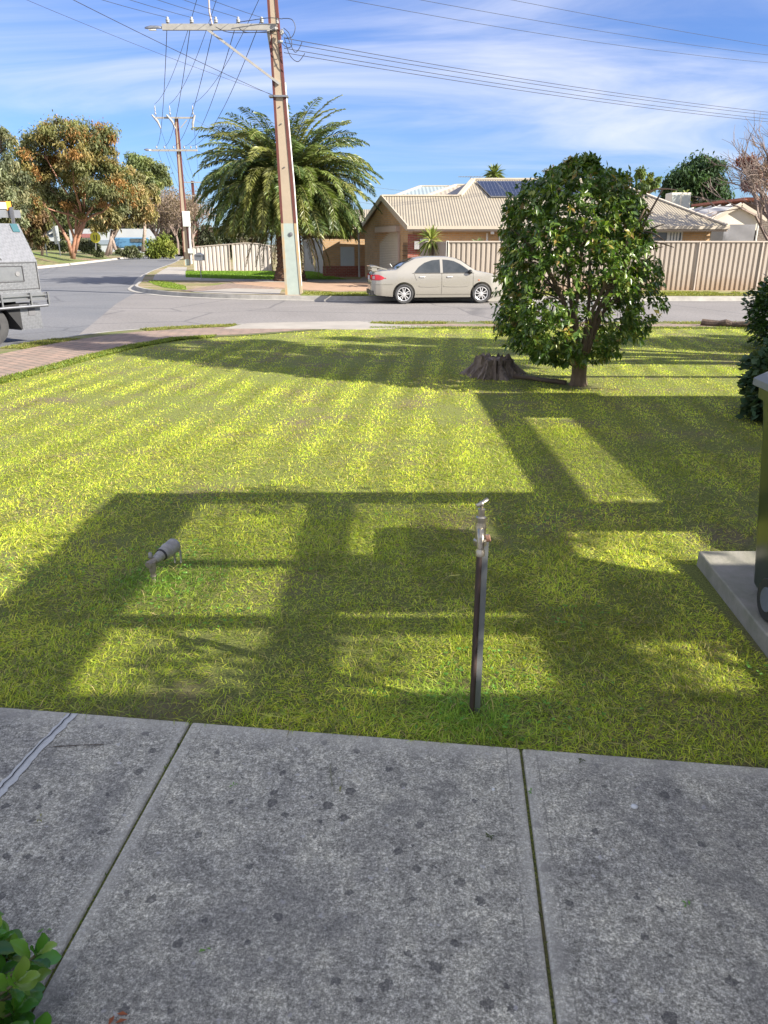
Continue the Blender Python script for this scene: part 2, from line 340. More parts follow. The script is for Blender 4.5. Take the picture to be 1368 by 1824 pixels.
# smoother trowelled band beside joints and edge
uu=M(t,'ABSOLUTE',M(t,'SUBTRACT',M(t,'MODULO',M(t,'ADD',s.outputs[0],12.3),1.23),.0)); 
uu=M(t,'MINIMUM',uu,M(t,'SUBTRACT',1.23,uu)); 
ed=M(t,'ABSOLUTE',M(t,'ADD',s.outputs[1],M(t,'MULTIPLY',s.outputs[0],math.tan(R(1.9)))))
dd=M(t,'MINIMUM',uu,M(t,'MULTIPLY',ed,.55)); dd=M(t,'ADD',dd,M(t,'MULTIPLY',M(t,'SUBTRACT',blot,.5),.05))
band=ramp(t,dd,[(.0,(.65,.65,.65)),(.06,(0,0,0))])
base=mixc(t,band,base,(.47,.45,.375))
ln_=M(t,'LESS_THAN',M(t,'ABSOLUTE',M(t,'SUBTRACT',uu,.052)),.0028); lm=M(t,'MULTIPLY',ln_,M(t,'GREATER_THAN',M(t,'ADD',blot,M(t,'MULTIPLY',big,.6)),.80))  # broken dark line painted as the shade in a tooled groove
base=mixc(t,M(t,'MULTIPLY',lm,.35),base,(.07,.068,.06))
st_=noise(t,.9,5,.6,vec,1.5); base=mixc(t,ramp(t,st_,[(.52,(0,0,0)),(.60,(.35,.35,.35)),(.70,(0,0,0))]),base,(.10,.098,.095))
t.links.new(base,b.inputs['Base Color']); b.inputs['Roughness'].default_value=.9; bump(t,b,agg,.6,.004); SLAB=m
mb=MB(); W0=1.23; TH2=R(-5.3); SK=-math.tan(R(1.9))
for k in range(-5,9):
    u0=k*W0+.0045; u1=(k+1)*W0-.0045; v1=-9.
    mb.prism([(u0,v1,-.1),(u1,v1,-.1),(u1,SK*u1,-.1),(u0,SK*u0,-.1)],(0,0,.1))
o=mb.build('concrete_path',SLAB,world=False,bevel=.009); o.location=O0; o.rotation_euler=(0,0,TH2); struct(o)
du2=Vector((math.cos(TH2),math.sin(TH2),0)); dv2=Vector((math.sin(TH2),-math.cos(TH2),0))
def uv(u,v,z=0): return O0+du*u+dv*v+Vector((0,0,z))
# dirt in the joints
o=MB().add([uv(-6,.01,-.013),uv(11,.01,-.013),uv(11,9,-.013),uv(-6,9,-.013)],[[0,1,2,3]]).build('joint_dirt',mat('joint dirt',(.035,.032,.024),(.045,.042,.028),20,1,bmp=.8)); struct(o)
# pale sealant over a crack
SE=[(130,1272),(100,1303),(60,1343),(30,1378),(0,1410),(-40,1455)]
def grd(px,py,z=0):
    u=(px-684)/FP; v=(py-912)/FP; fy=math.cos(_p)-v*math.sin(_p); fz=-math.sin(_p)-v*math.cos(_p); tt=(EYE-z)/-fz; return Vector((u*tt,fy*tt,z))
mb=MB(); prev=None; L=[];Rr=[]
for i in range(26):
    q=i/25*(len(SE)-1); j=min(int(q),len(SE)-2); fr=q-j; p=grd(SE[j][0]*(1-fr)+SE[j+1][0]*fr,SE[j][1]*(1-fr)+SE[j+1][1]*fr)
    w=.021+.003*math.sin(i*1.9)+random.uniform(-.003,.003); L.append(p+Vector((-w,0,.003))); Rr.append(p+Vector((w,0,.003)))
n=26; mb.add(L+Rr,[[i,i+1,n+i+1,n+i] for i in range(n-1)]); 
o=mb.build('sealant_strip',mat('pale sealant',(.50,.51,.48),(.40,.41,.39),30,.8,bmp=.3,bscale=90)); tag(o,'pale grey strip of sealant over the cracked concrete left of the path joint','sealant strip')
mb=MB(); pts=[(l*.62+r*.38)+Vector((random.uniform(-.004,.004),0,.0035)) for l,r in zip(L,Rr)]
A=[p+Vector((-.0022,0,0)) for p in pts];Bq=[p+Vector((.0022,0,0)) for p in pts]; mb.add(A+Bq,[[i,i+1,n+i+1,n+i] for i in range(n-1)]); mb.build('crack_line',mat('dark crack',(.02,.02,.02)),o)

# far side: corner block with kerb
K2=smooth_line([(-40,160),(-27,105),(-20.3,75.4),(-14.9,49),(-11.6,36.5),(-10.6,32.8),(-9.3,30.3),(-7.6,28.4),(-5.4,27.1),(-3.2,26.5),(-.8,26.1),(3,26.0),(12,26.1),(24,26.1),(60,26.1)])
kerb(K2,-1,'far_kerb',w=.16,top=.01)
O2=lambda d: polyline_offset(K2,-d)
m,t,b,o_=new_mat('far verge'); f2=noise(t,.45,7,.65); 
t.links.new(ramp(t,f2,[(.38,(.15,.17,.035)),(.52,(.24,.19,.10)),(.66,(.34,.26,.19))]),b.inputs['Base Color']); b.inputs['Roughness'].default_value=.95; bump(t,b,noise(t,30,5),.8,.03)
inner=[p for p in O2(.14)]
blk=inner+[(60,160)]
struct(MB().add([(x,y,0.0) for x,y in blk],[list(range(len(blk)))]).build('far_verge',m))
GR=mat('bright far turf',(.12,.22,.02),(.17,.26,.03),3,.95,bmp=.7,bscale=30)
def sheet(pts,z,name,mt): return struct(MB().add([(x,y,z) for x,y in pts],[list(range(len(pts)))]).build(name,mt))
FL=[tuple(grd(a,b_))[:2] for a,b_ in((331,483.5),(331,494.5),(400,497),(500,498.5),(618,498.5),(565,487),(587,484))]
sheet(FL,.008,'far_lawn',GR)
sheet([tuple(grd(a,b_))[:2] for a,b_ in((300,476),(333,476),(331,494.5),(400,497),(500,498.5),(640,498.5),(660,484),(700,484),(700,503),(500,503),(330,500),(272,499),(276,490),(290,481))],.010,'far_footpath',CONC)
CT=[tuple(grd(a,b_))[:2] for a,b_ in((264,503),(268,500),(300,503),(330,510),(333,517),(290,512))]
sheet(CT,.006,'corner_turf',GR)
sheet([(-7.8,29.5),(-7.1,35.2),(-4.6,34.0),(-4.2,28.0),(-5.6,27.6)],.007,'far_brick_paving',PAVE)
sheet([(-7.2,28.6),(-6.0,31),(-4.0,30.2),(-3.7,27.2),(-5.6,27.5)],.013,'far_crossover',CONC)
MU=mat('pink gravel mulch',(.42,.27,.18),(.30,.20,.13),2.5,.95,bmp=.8,bscale=25)
sheet([(-7.5,37.2),(2,37.4),(3.5,33.5),(2.5,29.6),(-2.2,29.2),(-3.6,30.5),(-6.6,34.5)],.009,'gravel_bed',MU)
sheet([(-2.9,26.5),(-2.9,28.6),(3,28.6),(30,28.9),(30,28.0),(8,27.8),(8,26.3),(2,26.3)],.015,'nature_strip',mat('patchy verge turf',(.14,.19,.03),(.24,.21,.07),1.2,.95,bmp=.6))
sheet([(14.2,28.8),(40,28.8),(40,29.6),(13.8,29.6)],.02,'fence_footpath',CONC)

# west bank with trees: rises away from its kerb
K3=smooth_line([(-26,35),(-26.6,50),(-27.0,61.6),(-29.2,76),(-32.5,95),(-38,125),(-52,170),(-75,220)])
kerb(K3,-1,'west_kerb',w=.3,top=.03,mt=mat('pale kerb',(.42,.40,.36),(.32,.30,.28),2,.9))  # paler concrete than the near kerb
m,t,b,o_=new_mat('bank turf'); f2=noise(t,.16,7,.65)
t.links.new(ramp(t,f2,[(.35,(.10,.17,.025)),(.5,(.16,.18,.05)),(.58,(.25,.17,.11)),(.7,(.21,.14,.09))]),b.inputs['Base Color']); b.inputs['Roughness'].default_value=.95; bump(t,b,noise(t,8,6),.8,.1)
rows=[(.28,.0),(2,.15),(5,.7),(9,1.5),(14,1.9),(30,2.2),(80,2.4)]
V=[];n=len(K3)
for d,z in rows:
    for k,(x,y) in enumerate(polyline_offset(K3,-d)): V.append((x,y,z*(max(.15,1-max(0,y-70)/50))+.12*math.sin(x*.7+y*.5)*(d>2)))
struct(MB().add(V,[[r*n+i,r*n+i+1,(r+1)*n+i+1,(r+1)*n+i] for r in range(len(rows)-1) for i in range(n-1)]).build('grass_bank',m,smooth=True))
def bank_z(x,y):
    kx=np.interp(y,[p[1] for p in K3],[p[0] for p in K3]); d=kx-x
    return float(np.interp(d,[r[0] for r in rows],[r[1] for r in rows]))*max(.15,1-max(0,y-70)/50)

# ============================================================ GRASS
def inside(px,py,poly):
    c=np.zeros(len(px),bool); n=len(poly); j=n-1
    for i in range(n):
        xi,yi=poly[i];xj,yj=poly[j]
        k=((yi>py)!=(yj>py))&(px<(xj-xi)*(py-yi)/(yj-yi+1e-12)+xi); c^=k; j=i
    return c
def vnoise(x,y,s,seed=0):
    """cheap value noise"""
    g=np.random.default_rng(seed).random((64,64)); X=x*s%64; Y=y*s%64; i=X.astype(int)%64; j=Y.astype(int)%64; fx=X-np.floor(X); fy=Y-np.floor(Y)
    fx=fx*fx*(3-2*fx); fy=fy*fy*(3-2*fy); i2=(i+1)%64; j2=(j+1)%64
    return g[i,j]*(1-fx)*(1-fy)+g[i2,j]*fx*(1-fy)+g[i,j2]*(1-fx)*fy+g[i2,j2]*fx*fy
def edge_v(x,y): return (x-O0.x)*dv.x+(y-O0.y)*dv.y      # >0 is on the slab
def blades(x,y,h,w,flat,tint,z0=-.012):
    n=len(x); az=RNG.random(n)*2*PI; 
    st=np.sin(2*PI*(x-.10*y+.015*vnoise(x,y,.8,62))/.47)           # mower rows
    lean=flat*RNG.random(n)+.12
    dx=np.cos(az)*lean; dy=np.sin(az)*lean+.55*np.sign(st)*flat*.6
    l=np.sqrt(dx*dx+dy*dy+1); 
    D=np.stack([dx,dy,np.ones(n)*np.clip(1.05-flat*.7,.12,1)],1); D=norm(D)
    S=norm(np.stack([-np.sin(az)+RNG.normal(size=n)*.4,np.cos(az)+RNG.normal(size=n)*.4,RNG.normal(size=n)*.15],1))
    P=np.stack([x,y,np.full(n,z0)],1); hh=h[:,None]; ww=w[:,None]
    mid=P+D*hh*.55; D2=norm(D+np.stack([dx*.8,dy*.8,-.45*np.ones(n)],1)); tip=mid+D2*hh*.5
    tip[:,2]=np.maximum(tip[:,2],z0+.004)
    V=np.stack([P-S*ww*.4,P+S*ww*.4,mid+S*ww*.5,mid-S*ww*.5,tip+S*ww*.08,tip-S*ww*.08],1).reshape(-1,3)
    i=np.arange(n)[:,None]*6; F=np.concatenate([i+np.array([[0,1,2,3]]),i+np.array([[3,2,4,5]])],0)
    return V,F,np.repeat(tint,6,0)
GV=[];GF=[];GT=[];off=0
PATHP=[(x,y) for x,y in lawn_poly]
TAPP=(.35,2.43); SPR=(-1.2,3.66)
zones=[(-3.2,3.3,2.05,3.2,16000,.028,.0029),(-3.6,4.2,3.2,4.6,10500,.026,.0034),(-4.8,5.4,4.6,7.2,6000,.025,.0046),(-5.4,7.5,7.2,11,3000,.022,.0064),(-5.4,10.5,11,16.6,1400,.022,.0095)]
PAL=[(.50,.60,.05),(.36,.50,.04),(.66,.66,.07),(.76,.70,.14),(.54,.58,.05),(.22,.34,.035),(.62,.54,.12)]
for x0,x1,y0,y1,dens,h,w in zones:
    n=int((x1-x0)*(y1-y0)*dens); x=RNG.uniform(x0,x1,n); y=RNG.uniform(y0,y1,n)
    k=inside(x,y,PATHP)&(edge_v(x,y)<-.004)
    k&=~((x>1.66+.00*y)&(x<3.2)&(y>2.3)&(y<3.84))      # bin pad
    n1_=vnoise(x,y,1.4,1)*.5+vnoise(x,y,5,2)*.3+vnoise(x,y,17,3)*.2
    k&=RNG.random(n)<np.clip(.30+2.2*(n1_-.30),.12,1)
    k&=~(((x-1.5)**2+(y-10.2)**2)<.09)&~(((x-2.48)**2+(y-9.5)**2)<.05*(1+2*RNG.random(n)))&~((np.abs((y-10.0)+(x-1.6)*.5)<.06+.10*RNG.random(n))&(x>1.5)&(x<2.6)&(RNG.random(n)<.85))
    x=x[k];y=y[k];n=len(x); n1_=n1_[k]
    hl=vnoise(x,y,2.3,5)
    H=h*(.55+.9*RNG.random(n))*(.75+.6*hl)
    dt=np.hypot(x-TAPP[0],y-TAPP[1]); H*=1+1.1*np.exp(-(dt/.22)**2)
    dsx=np.hypot(x-SPR[0],y-SPR[1]); H*=1+.5*np.exp(-(dsx/.25)**2)
    H*=1+.5*np.exp(-((edge_v(x,y)+.08)/.08)**2)
    flat=.75+.75*RNG.random(n)
    tint=pick(n,PAL,.16)
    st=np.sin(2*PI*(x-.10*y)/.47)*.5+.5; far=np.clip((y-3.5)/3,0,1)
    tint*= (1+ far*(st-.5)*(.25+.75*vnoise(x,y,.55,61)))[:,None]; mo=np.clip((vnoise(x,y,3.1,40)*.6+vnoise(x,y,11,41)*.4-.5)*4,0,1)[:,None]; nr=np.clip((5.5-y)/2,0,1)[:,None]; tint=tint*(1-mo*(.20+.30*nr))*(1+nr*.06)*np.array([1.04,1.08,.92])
    pg=vnoise(x,y,.9,8); g=np.clip((pg-.45)*2.2,0,1)[:,None]; tint=tint*(1-g*.45)+np.array([.30,.42,.03])*g*.45
    lush=np.exp(-(np.minimum(dt/.3,dsx/.35))**2)[:,None]*.8; tint=tint*(1-lush)+np.array([.17,.36,.04])*(.8+.4*RNG.random((n,1)))*lush
    dry=(RNG.random(n)<.09)[:,None]; tint=np.where(dry,np.array([.55,.45,.19])*(.7+.5*RNG.random((n,1))),tint)
    V,F,T=blades(x,y,H,w*(.6+.8*RNG.random(n)),flat,tint); GV.append(V);GF.append(F+off);GT.append(T);off+=len(V)
# loose clippings lying on the near lawn
n=30000; x=RNG.uniform(-3,3.2,n); y=2.1+RNG.random(n)**1.3*4.5; k=(edge_v(x,y)<-.01)&~((x>1.64)&(y<3.86)); k&=vnoise(x,y,2.6,21)*.6+vnoise(x,y,9,22)*.4>.42; x=x[k];y=y[k];n=len(x)
az=RNG.random(n)*2*PI; L_=RNG.uniform(.03,.085,n)[:,None]; D=np.stack([np.cos(az),np.sin(az),RNG.normal(size=n)*.15],1); S=np.stack([-np.sin(az),np.cos(az),RNG.normal(size=n)*.3],1); w=RNG.uniform(.0018,.004,n)[:,None]
P=np.stack([x,y,RNG.uniform(.002,.024,n)],1); mid=P+D*L_*.5+np.stack([RNG.normal(size=n)*.006,RNG.normal(size=n)*.006,RNG.random(n)*.008],1); tip=P+D*L_
V=np.stack([P-S*w*.4,P+S*w*.4,mid+S*w*.5,mid-S*w*.5,tip+S*w*.1,tip-S*w*.1],1).reshape(-1,3); i=np.arange(n)[:,None]*6
GV.append(V);GF.append(np.concatenate([i+np.array([[0,1,2,3]]),i+np.array([[3,2,4,5]])],0)+off);GT.append(np.repeat(pick(n,[(.36,.44,.06),(.16,.22,.03),(.44,.42,.12),(.10,.13,.03),(.22,.18,.08)],.2),6,0));off+=len(V)
n=9000; x=RNG.uniform(-2.6,2.6,n); y=2.1+RNG.random(n)*3.2; k=(edge_v(x,y)<-.02)&~((x>1.64)&(y<3.86)); dd_=np.minimum(np.hypot(x-TAPP[0]-.05,y-TAPP[1])/.35,np.hypot(x-SPR[0]-.1,y-SPR[1])/.4); k&=(RNG.random(n)<np.exp(-dd_**2)*.9)|((vnoise(x,y,2.2,71)>.74)&(RNG.random(n)<.6)); x=x[k];y=y[k];n=len(x)
P=np.repeat(np.stack([x,y,RNG.uniform(.012,.03,n)],1),3,0); a3=np.tile(np.array([0,2.1,4.2]),n)+np.repeat(RNG.random(n)*6,3); D=np.stack([np.cos(a3),np.sin(a3),np.full(3*n,.25)],1); Ls=np.repeat(RNG.uniform(.006,.013,n),3)
V,F,T=leaves(P,D,Ls,Ls*.95,np.repeat(pick(n,[(.12,.30,.04),(.18,.38,.06)],.15),3,0),.15)
V2=np.concatenate([V,V[::5][:1]]); V6=V; GVc,GFc,GTc=V,F,T
GV.append(GVc);GF.append(GFc+off);GT.append(GTc);off+=len(GVc)
GRASS=leaf_mat('grass blades',.5,.40,.4,(1.25,1.25,.6))
o=np_mesh('lawn_grass',np.concatenate(GV),np.concatenate(GF),np.concatenate(GT),GRASS); tag(o,'short mown yellow green lawn grass with loose clippings','grass',kind='stuff')
# verge grasses
def tuft_field(name,label,samples,h,w,pal,z0=0):
    x,y=samples; n=len(x); V,F,T=blades(x,y,h*(.6+.8*RNG.random(n)),w*(.7+.6*RNG.random(n)),.5+.5*RNG.random(n),pick(n,pal,.15),z0)
    o=np_mesh(name,V,F,T,GRASS); tag(o,label,'grass',kind='stuff')
def on_strip(A,B,n,y0=0,y1=60,x0=-99,x1=99):
    A=np.array(A);B=np.array(B); k=RNG.random(n)*(len(A)-1); i=k.astype(int); f=(k-i)[:,None]; a=A[i]*(1-f)+A[i+1]*f; b_=B[i]*(1-f)+B[i+1]*f; u=RNG.random((n,1)); p=a*(1-u)+b_*u
    q=(p[:,1]>y0)&(p[:,1]<y1)&(p[:,0]>x0)&(p[:,0]<x1); return p[q,0],p[q,1]
x,y=on_strip(OFF(.10),OFF(.62),90000,5,30,-10,15); k=~((x>-3.3)&(x<-.3)); x=x[k];y=y[k]; k=vnoise(x,y,1.1,31)>.32; tuft_field('verge_grass','low rough grass between kerb and brick path',(x[k],y[k]),.035,.012,[(.14,.20,.03),(.24,.26,.05),(.30,.26,.10)],-.004)
x,y=on_strip(OFV(2.05,1.22),OFV(2.36,1.5),60000,5,30,-10,15); k=~((x>-3.3)&(x<-.3)); tuft_field('path_edge_grass','ragged grass fringe along the lawn side of the brick path',(x[k],y[k]),.035,.012,[(.14,.22,.03),(.26,.28,.05)],-.006)
x=RNG.uniform(-16,-1,130000); y=RNG.uniform(38,52,130000); k=inside(x,y,FL); tuft_field('far_lawn_grass','bright green turf in front of the far cream gates',(x[k],y[k]),.05,.03,[(.13,.25,.02),(.18,.29,.03)],.008)
x=RNG.uniform(-2.9,16,42000); y=RNG.uniform(26.4,28.6,42000); k=vnoise(x,y,.8,33)*.6+vnoise(x,y,3,34)*.4>.43; tuft_field('nature_strip_grass','patchy grass on the far verge behind the parked sedan',(x[k],y[k]),.045,.022,[(.16,.21,.03),(.27,.26,.06)],.015)
x=RNG.uniform(-12,-7,20000); y=RNG.uniform(28.6,37.6,20000); k=inside(x,y,CT); tuft_field('corner_grass','small green turf wedge at the far street corner',(x[k],y[k]),.05,.025,[(.16,.26,.03),(.24,.28,.05)],.006)
# moss and weeds in the path joints
P=[]
for k_,u0 in ((0,0),(1,1.23)):
    for q in range(110):
        v_=random.random()**1.2*1.3; 
        if math.sin(v_*9+k_)+random.uniform(-.9,.9)<(.15 if k_==0 else .9): continue
        P.append(O0+du2*(u0+random.uniform(-.004,.004))+dv2*v_+Vector((0,0,-.010)))
P=np.array([tuple(p) for p in P]); n=len(P); D=RNG.normal(size=(n,3)); D[:,2]=abs(D[:,2])+.3
V,F,T=leaves(P,D,RNG.uniform(.006,.02,n),RNG.uniform(.003,.008,n),pick(n,[(.12,.20,.03),(.22,.30,.05),(.10,.12,.04)],.2)); o=np_mesh('joint_weeds',V,F,T,GRASS); tag(o,'tiny green weeds and moss growing in the path joints','weeds',kind='stuff')

# ============================================================ NEAR THINGS
GALV=mat('galvanised steel',(.42,.43,.44),(.28,.29,.30),25,.38,.85,bmp=.1)
DSTEEL=mat('dark weathered steel',(.36,.38,.37),(.16,.17,.165),9,.34,.55,bmp=.15,stretch=(1,1,.15))
BRASS=mat('dull chrome brass',(.50,.46,.38),(.32,.29,.23),40,.35,.9)
RUST=mat('rusty pipe',(.11,.075,.065),(.06,.05,.048),30,.45,.5,stretch=(1,1,.2))
# standpipe
bx,by=TAPP; T0=thing('garden_tap','chrome garden tap on a dark steel angle post in the lawn by the path','tap',(bx,by,-.01))
top=.735
def lathe(prof,c,ax=(0,0,1),n=20): return MB().lathe(c,prof,ax,n)
mb=MB(); mb.prism([(bx-.002,by-.006,-.08),(bx+.021,by-.006,-.08),(bx+.021,by-.001,-.08),(bx+.003,by-.001,-.08),(bx+.003,by+.026,-.08),(bx-.002,by+.026,-.08)],(0,0,top+.08)); mb.build('angle_post',DSTEEL,T0,bevel=.001)
MB().tube([(bx-.012,by-.016,-.08),(bx-.012,by-.016,top-.02)],.0105,14).build('pipe',RUST,T0,smooth=True,auto=True)
mb=MB()
for z in (.70,): mb.tube([(bx-.012-.0115*math.cos(a)+.0,by-.016-.0115*math.sin(a),z+.002*math.sin(3*a)) for a in np.linspace(0,2*PI,14)],.0016,5)
mb.build('wire_tie',GALV,T0)
mb=lathe([(.0,0),(.022,0),(.024,.004),(.024,.02),(.019,.026),(.019,.05),(.021,.075),(.017,.085),(.018,.09),(.018,.105),(.0125,.11),(.0125,.135),(.006,.137),(.006,.155),(0,.156)],(bx-.012,by-.016,top-.035),n=24)
mb.build('tap_body',BRASS,T0,smooth=True,auto=True)
mb=MB(); mb.tube([(bx-.012,by-.02,top+.025),(bx-.016,by-.055,top+.028),(bx-.018,by-.075,top+.015),(bx-.018,by-.08,top-.02)],[.012,.013,.013,.0125],14); mb.lathe((bx-.018,by-.08,top-.048),[(.016,0),(.016,.018),(.013,.022),(.013,.03)],n=16)
mb.build('spout',BRASS,T0,smooth=True,auto=True)
mb=MB(); mb.tube([(bx-.030,by-.022,top+.113),(bx-.012,by-.016,top+.122),(bx+.010,by-.010,top+.135)],[.0075,.006,.008],10,flat=.6); mb.lathe((bx-.012,by-.016,top+.108),[(.0,0),(.008,0),(.008,.018),(0,.019)],n=12)
mb.build('handle',BRASS,T0,smooth=True)
MB().lathe((bx+.012,by-.012,top-.012),[(0,0),(.013,.0),(.013,.012),(0,.013)],(1,-.2,.3),12).build('saddle_bracket',mat('orange rust bracket',(.45,.16,.06),(.3,.25,.22),60,.6,.4),T0)

# sprinkler fitting lying on a riser
T1=thing('sprinkler_fitting','grey cylindrical sprinkler valve on a short riser sticking out of the lawn','sprinkler',(SPR[0],SPR[1],-.01))
GP=mat('weathered grey plastic',(.34,.33,.31),(.19,.185,.17),22,.5,bmp=.15); GB=mat('dusty beige grey plastic',(.30,.26,.205),(.17,.15,.12),30,.6,bmp=.2); BK=mat('black rubber',(.018,.018,.02),(.03,.03,.03),20,.6)
p0=Vector((SPR[0]-.035,SPR[1]-.05,.105)); ax=Vector((.36,.78,.14)).normalized()
mb=MB().lathe((SPR[0]-.035,SPR[1]-.055,-.03),[(.010,0),(.010,.05),(.015,.055),(.013,.075),(.016,.08),(.019,.095),(.018,.115),(.020,.14),(.0,.142)],n=20); mb.build('riser',GB,T1,smooth=True,auto=True)
MB().lathe(p0-ax*.035,[(0,0),(.019,.001),(.020,.012),(.018,.02),(.018,.055),(.015,.058)],ax,22).build('elbow',GB,T1,smooth=True,auto=True)
MB().lathe(p0+ax*.02,[(.016,0),(.020,.003),(.022,.02),(.025,.022),(.026,.032),(.0255,.034),(.027,.036),(.029,.055),(.0,.056)],ax,26).build('collar',GP,T1,smooth=True,auto=True)
MB().lathe(p0+ax*.075,[(.0,0),(.034,.0),(.034,.009),(.0,.0095)],ax,26).build('seal_ring',BK,T1,smooth=True,auto=True)
MB().lathe(p0+ax*.084,[(.0,0),(.033,.0),(.036,.006),(.038,.03),(.039,.034),(.041,.036),(.042,.05),(.040,.052),(.040,.085),(.042,.088),(.042,.100),(.036,.112),(.030,.116),(.0,.117)],ax,28).build('valve_body',GP,T1,smooth=True,auto=True)
MB().tube([p0+Vector((-.008,.01,.02)),p0+Vector((-.01,.012,.05))],[.011,.009],12).build('bleed_screw',GP,T1,smooth=True)
mb=MB()
for dx in(-.004,.03): mb.box(p0+ax*.17+Vector((dx+.01,0,-.06)),(.006,.02,.07))
mb.build('support_clip',GP,T1)

# bin pad
PADM=mat('pad concrete',(.30,.28,.24),(.17,.17,.12),5,.9,bmp=.4,bscale=60)
tag(MB().prism([(1.77,3.84,-.05),(1.70,3.0,-.05),(1.64,2.30,-.05),(3.2,2.2,-.05),(3.3,3.84,-.05)],(0,0,.125)).build('concrete_pad',PADM,bevel=.008),'raised concrete pad in the lawn under the green wheelie bin','concrete pad')
# wheelie bin
T2=thing('wheelie_bin','dark green wheelie bin with grey lid at the right on its concrete pad','bin',(2.04,3.13,.075),R(-4))
m,t,b,o_=new_mat('green bin plastic'); t.links.new(ramp(t,noise(t,14,8,.7),[(.35,(.010,.024,.012)),(.75,(.022,.042,.02))]),b.inputs['Base Color']); b.inputs['Roughness'].default_value=.28; b.inputs['Specular IOR Level'].default_value=.6; BING=m
def ringbox(w,d,z,r=.05,cy=0,n=5):
    pts=[]
    for sx,sy,a0 in((1,1,0),(-1,1,90),(-1,-1,180),(1,-1,270)):
        for k in range(n):
            a=R(a0+90*k/(n-1)); pts.append(Vector((sx*(w/2-r)+r*math.cos(a),cy+sy*(d/2-r)+r*math.sin(a),z)))
    return pts
def loftrings(rs,capb=True,capt=True):
    mb=MB(); n=len(rs[0]); f=[]
    for i in range(len(rs)-1):
        for k in range(n): f.append([i*n+k,i*n+(k+1)%n,(i+1)*n+(k+1)%n,(i+1)*n+k])
    if capb: f.append(list(range(n))[::-1])
    if capt: f.append([(len(rs)-1)*n+k for k in range(n)])
    return mb.add([p for r in rs for p in r],f)
loftrings([ringbox(.43,.40,.03,.05,.0),ringbox(.45,.42,.05,.05,.0),ringbox(.52,.58,.80,.06,.05),ringbox(.54,.62,.93,.06,.06),ringbox(.57,.66,.935,.06,.06),ringbox(.575,.67,.985,.06,.06)]).build('bin_body',BING,T2,smooth=True,world=False,auto=True)
loftrings([ringbox(.585,.72,.985,.05,.065),ringbox(.60,.74,.99,.05,.065),ringbox(.60,.74,1.02,.05,.065),ringbox(.52,.66,1.055,.05,.065),ringbox(.3,.4,1.065,.05,.06)]).build('lid',mat('dusty grey lid',(.20,.21,.20),(.13,.14,.13),8,.6),T2,smooth=True,world=False,auto=True)
for sx in(-1,1):
    w=MB().lathe((sx*.262-.03,-.12,.10),[(.04,0),(.095,.0),(.10,.006),(.10,.05),(.095,.056),(.04,.056)],(1,0,0),28).build('wheel',BK,T2,smooth=True,world=False,auto=True)
    MB().lathe((sx*.262-.033,-.12,.10),[(0,0),(.055,0),(.06,.006),(.06,.056),(.055,.062),(0,.062)],(1,0,0),20).build('hub',mat('grey hub',(.16,.18,.22),(.1,.11,.13),10,.35),w,smooth=True,world=False,auto=True)
MB().tube([(-.22,-.26,.95),(-.22,-.35,.965),(.22,-.35,.965),(.22,-.26,.95)],.015,8).build('handle',BING,T2,world=False)

# stump
T3=None
def stump(c,r,h,name,label):
    n=64; mb=MB(); rings=[]
    for j,(k,z) in enumerate(((1.75,-.03),(1.45,.03),(1.2,.09),(1.0,.15),(.95,.22),(.93,h))):
        rings.append([Vector((c[0]+math.cos(a)*r*k*(1+.13*math.sin(a*9+1)+.11*math.sin(a*19+j*.2)+.06*math.sin(a*31)+.08*math.sin(a*3)+(.05 if j<3 else 0)*math.sin(a*5)),c[1]+math.sin(a)*r*k*(1+.13*math.sin(a*9+1)+.11*math.sin(a*19+j*.2)+.06*math.sin(a*31)),z+(random.uniform(-.07,.03) if j==5 else 0))) for a in np.linspace(0,2*PI,n,endpoint=False)])
    rings=[[p+Vector((random.uniform(-.012,.012),random.uniform(-.012,.012),random.uniform(-.01,.01))) for p in r_] for r_ in rings]
    rings.append([Vector((c[0]+(p.x-c[0])*.55,c[1]+(p.y-c[1])*.55,h-.03+random.uniform(-.012,.012))) for p in rings[-1]])
    o=loftrings(rings).build(name,mat('grey stump bark',(.30,.24,.19),(.08,.06,.05),7,.95,bmp=1.0,bscale=24,bdist=.05,stretch=(1,1,.16)),smooth=False)
    tag(o,label,'stump'); return o
stump((1.5,10.25),.235,.25,'tree_stump','weathered grey tree stump with splayed roots left of the round tree')
# exposed root between stump and tree
BARK=mat('brown grey bark',(.22,.16,.11),(.11,.08,.06),9,.95,bmp=.9,bscale=22,bdist=.03,stretch=(1,1,.25))
o=MB().tube([(1.75,10.02,.0),(1.95,9.9,.015),(2.1,9.72,.01),(2.25,9.6,.02),(2.35,9.55,.0)],[.035,.03,.028,.03,.04],8).build('surface_root',mat('soil root',(.13,.09,.06),(.08,.06,.04)),smooth=True); tag(o,'dark surface root running from the stump to the round tree','root')
# log lying on the far lawn edge
def log(pts,rad,name,label):
    mb=MB(); P=[];Rd=[]
    for i in range(24):
        q=i/23*(len(pts)-1); j=min(int(q),len(pts)-2); f=q-j; P.append(Vector(pts[j])*(1-f)+Vector(pts[j+1])*f+Vector((random.uniform(-.01,.01),0,random.uniform(-.015,.015)))); Rd.append(rad*(1-.02*i)*random.uniform(.86,1.1))
    o=mb.tube(P,Rd,10).build(name,mat('log bark',(.14,.095,.07),(.06,.045,.035),12,.95,bmp=1,bscale=30,bdist=.03),smooth=False); tag(o,label,'log')
log([(7.0,16.75,.06),(8.2,16.0,.06),(9.6,15.5,.07)],.085,'fallen_log','dark rough log lying across the far edge of the lawn')

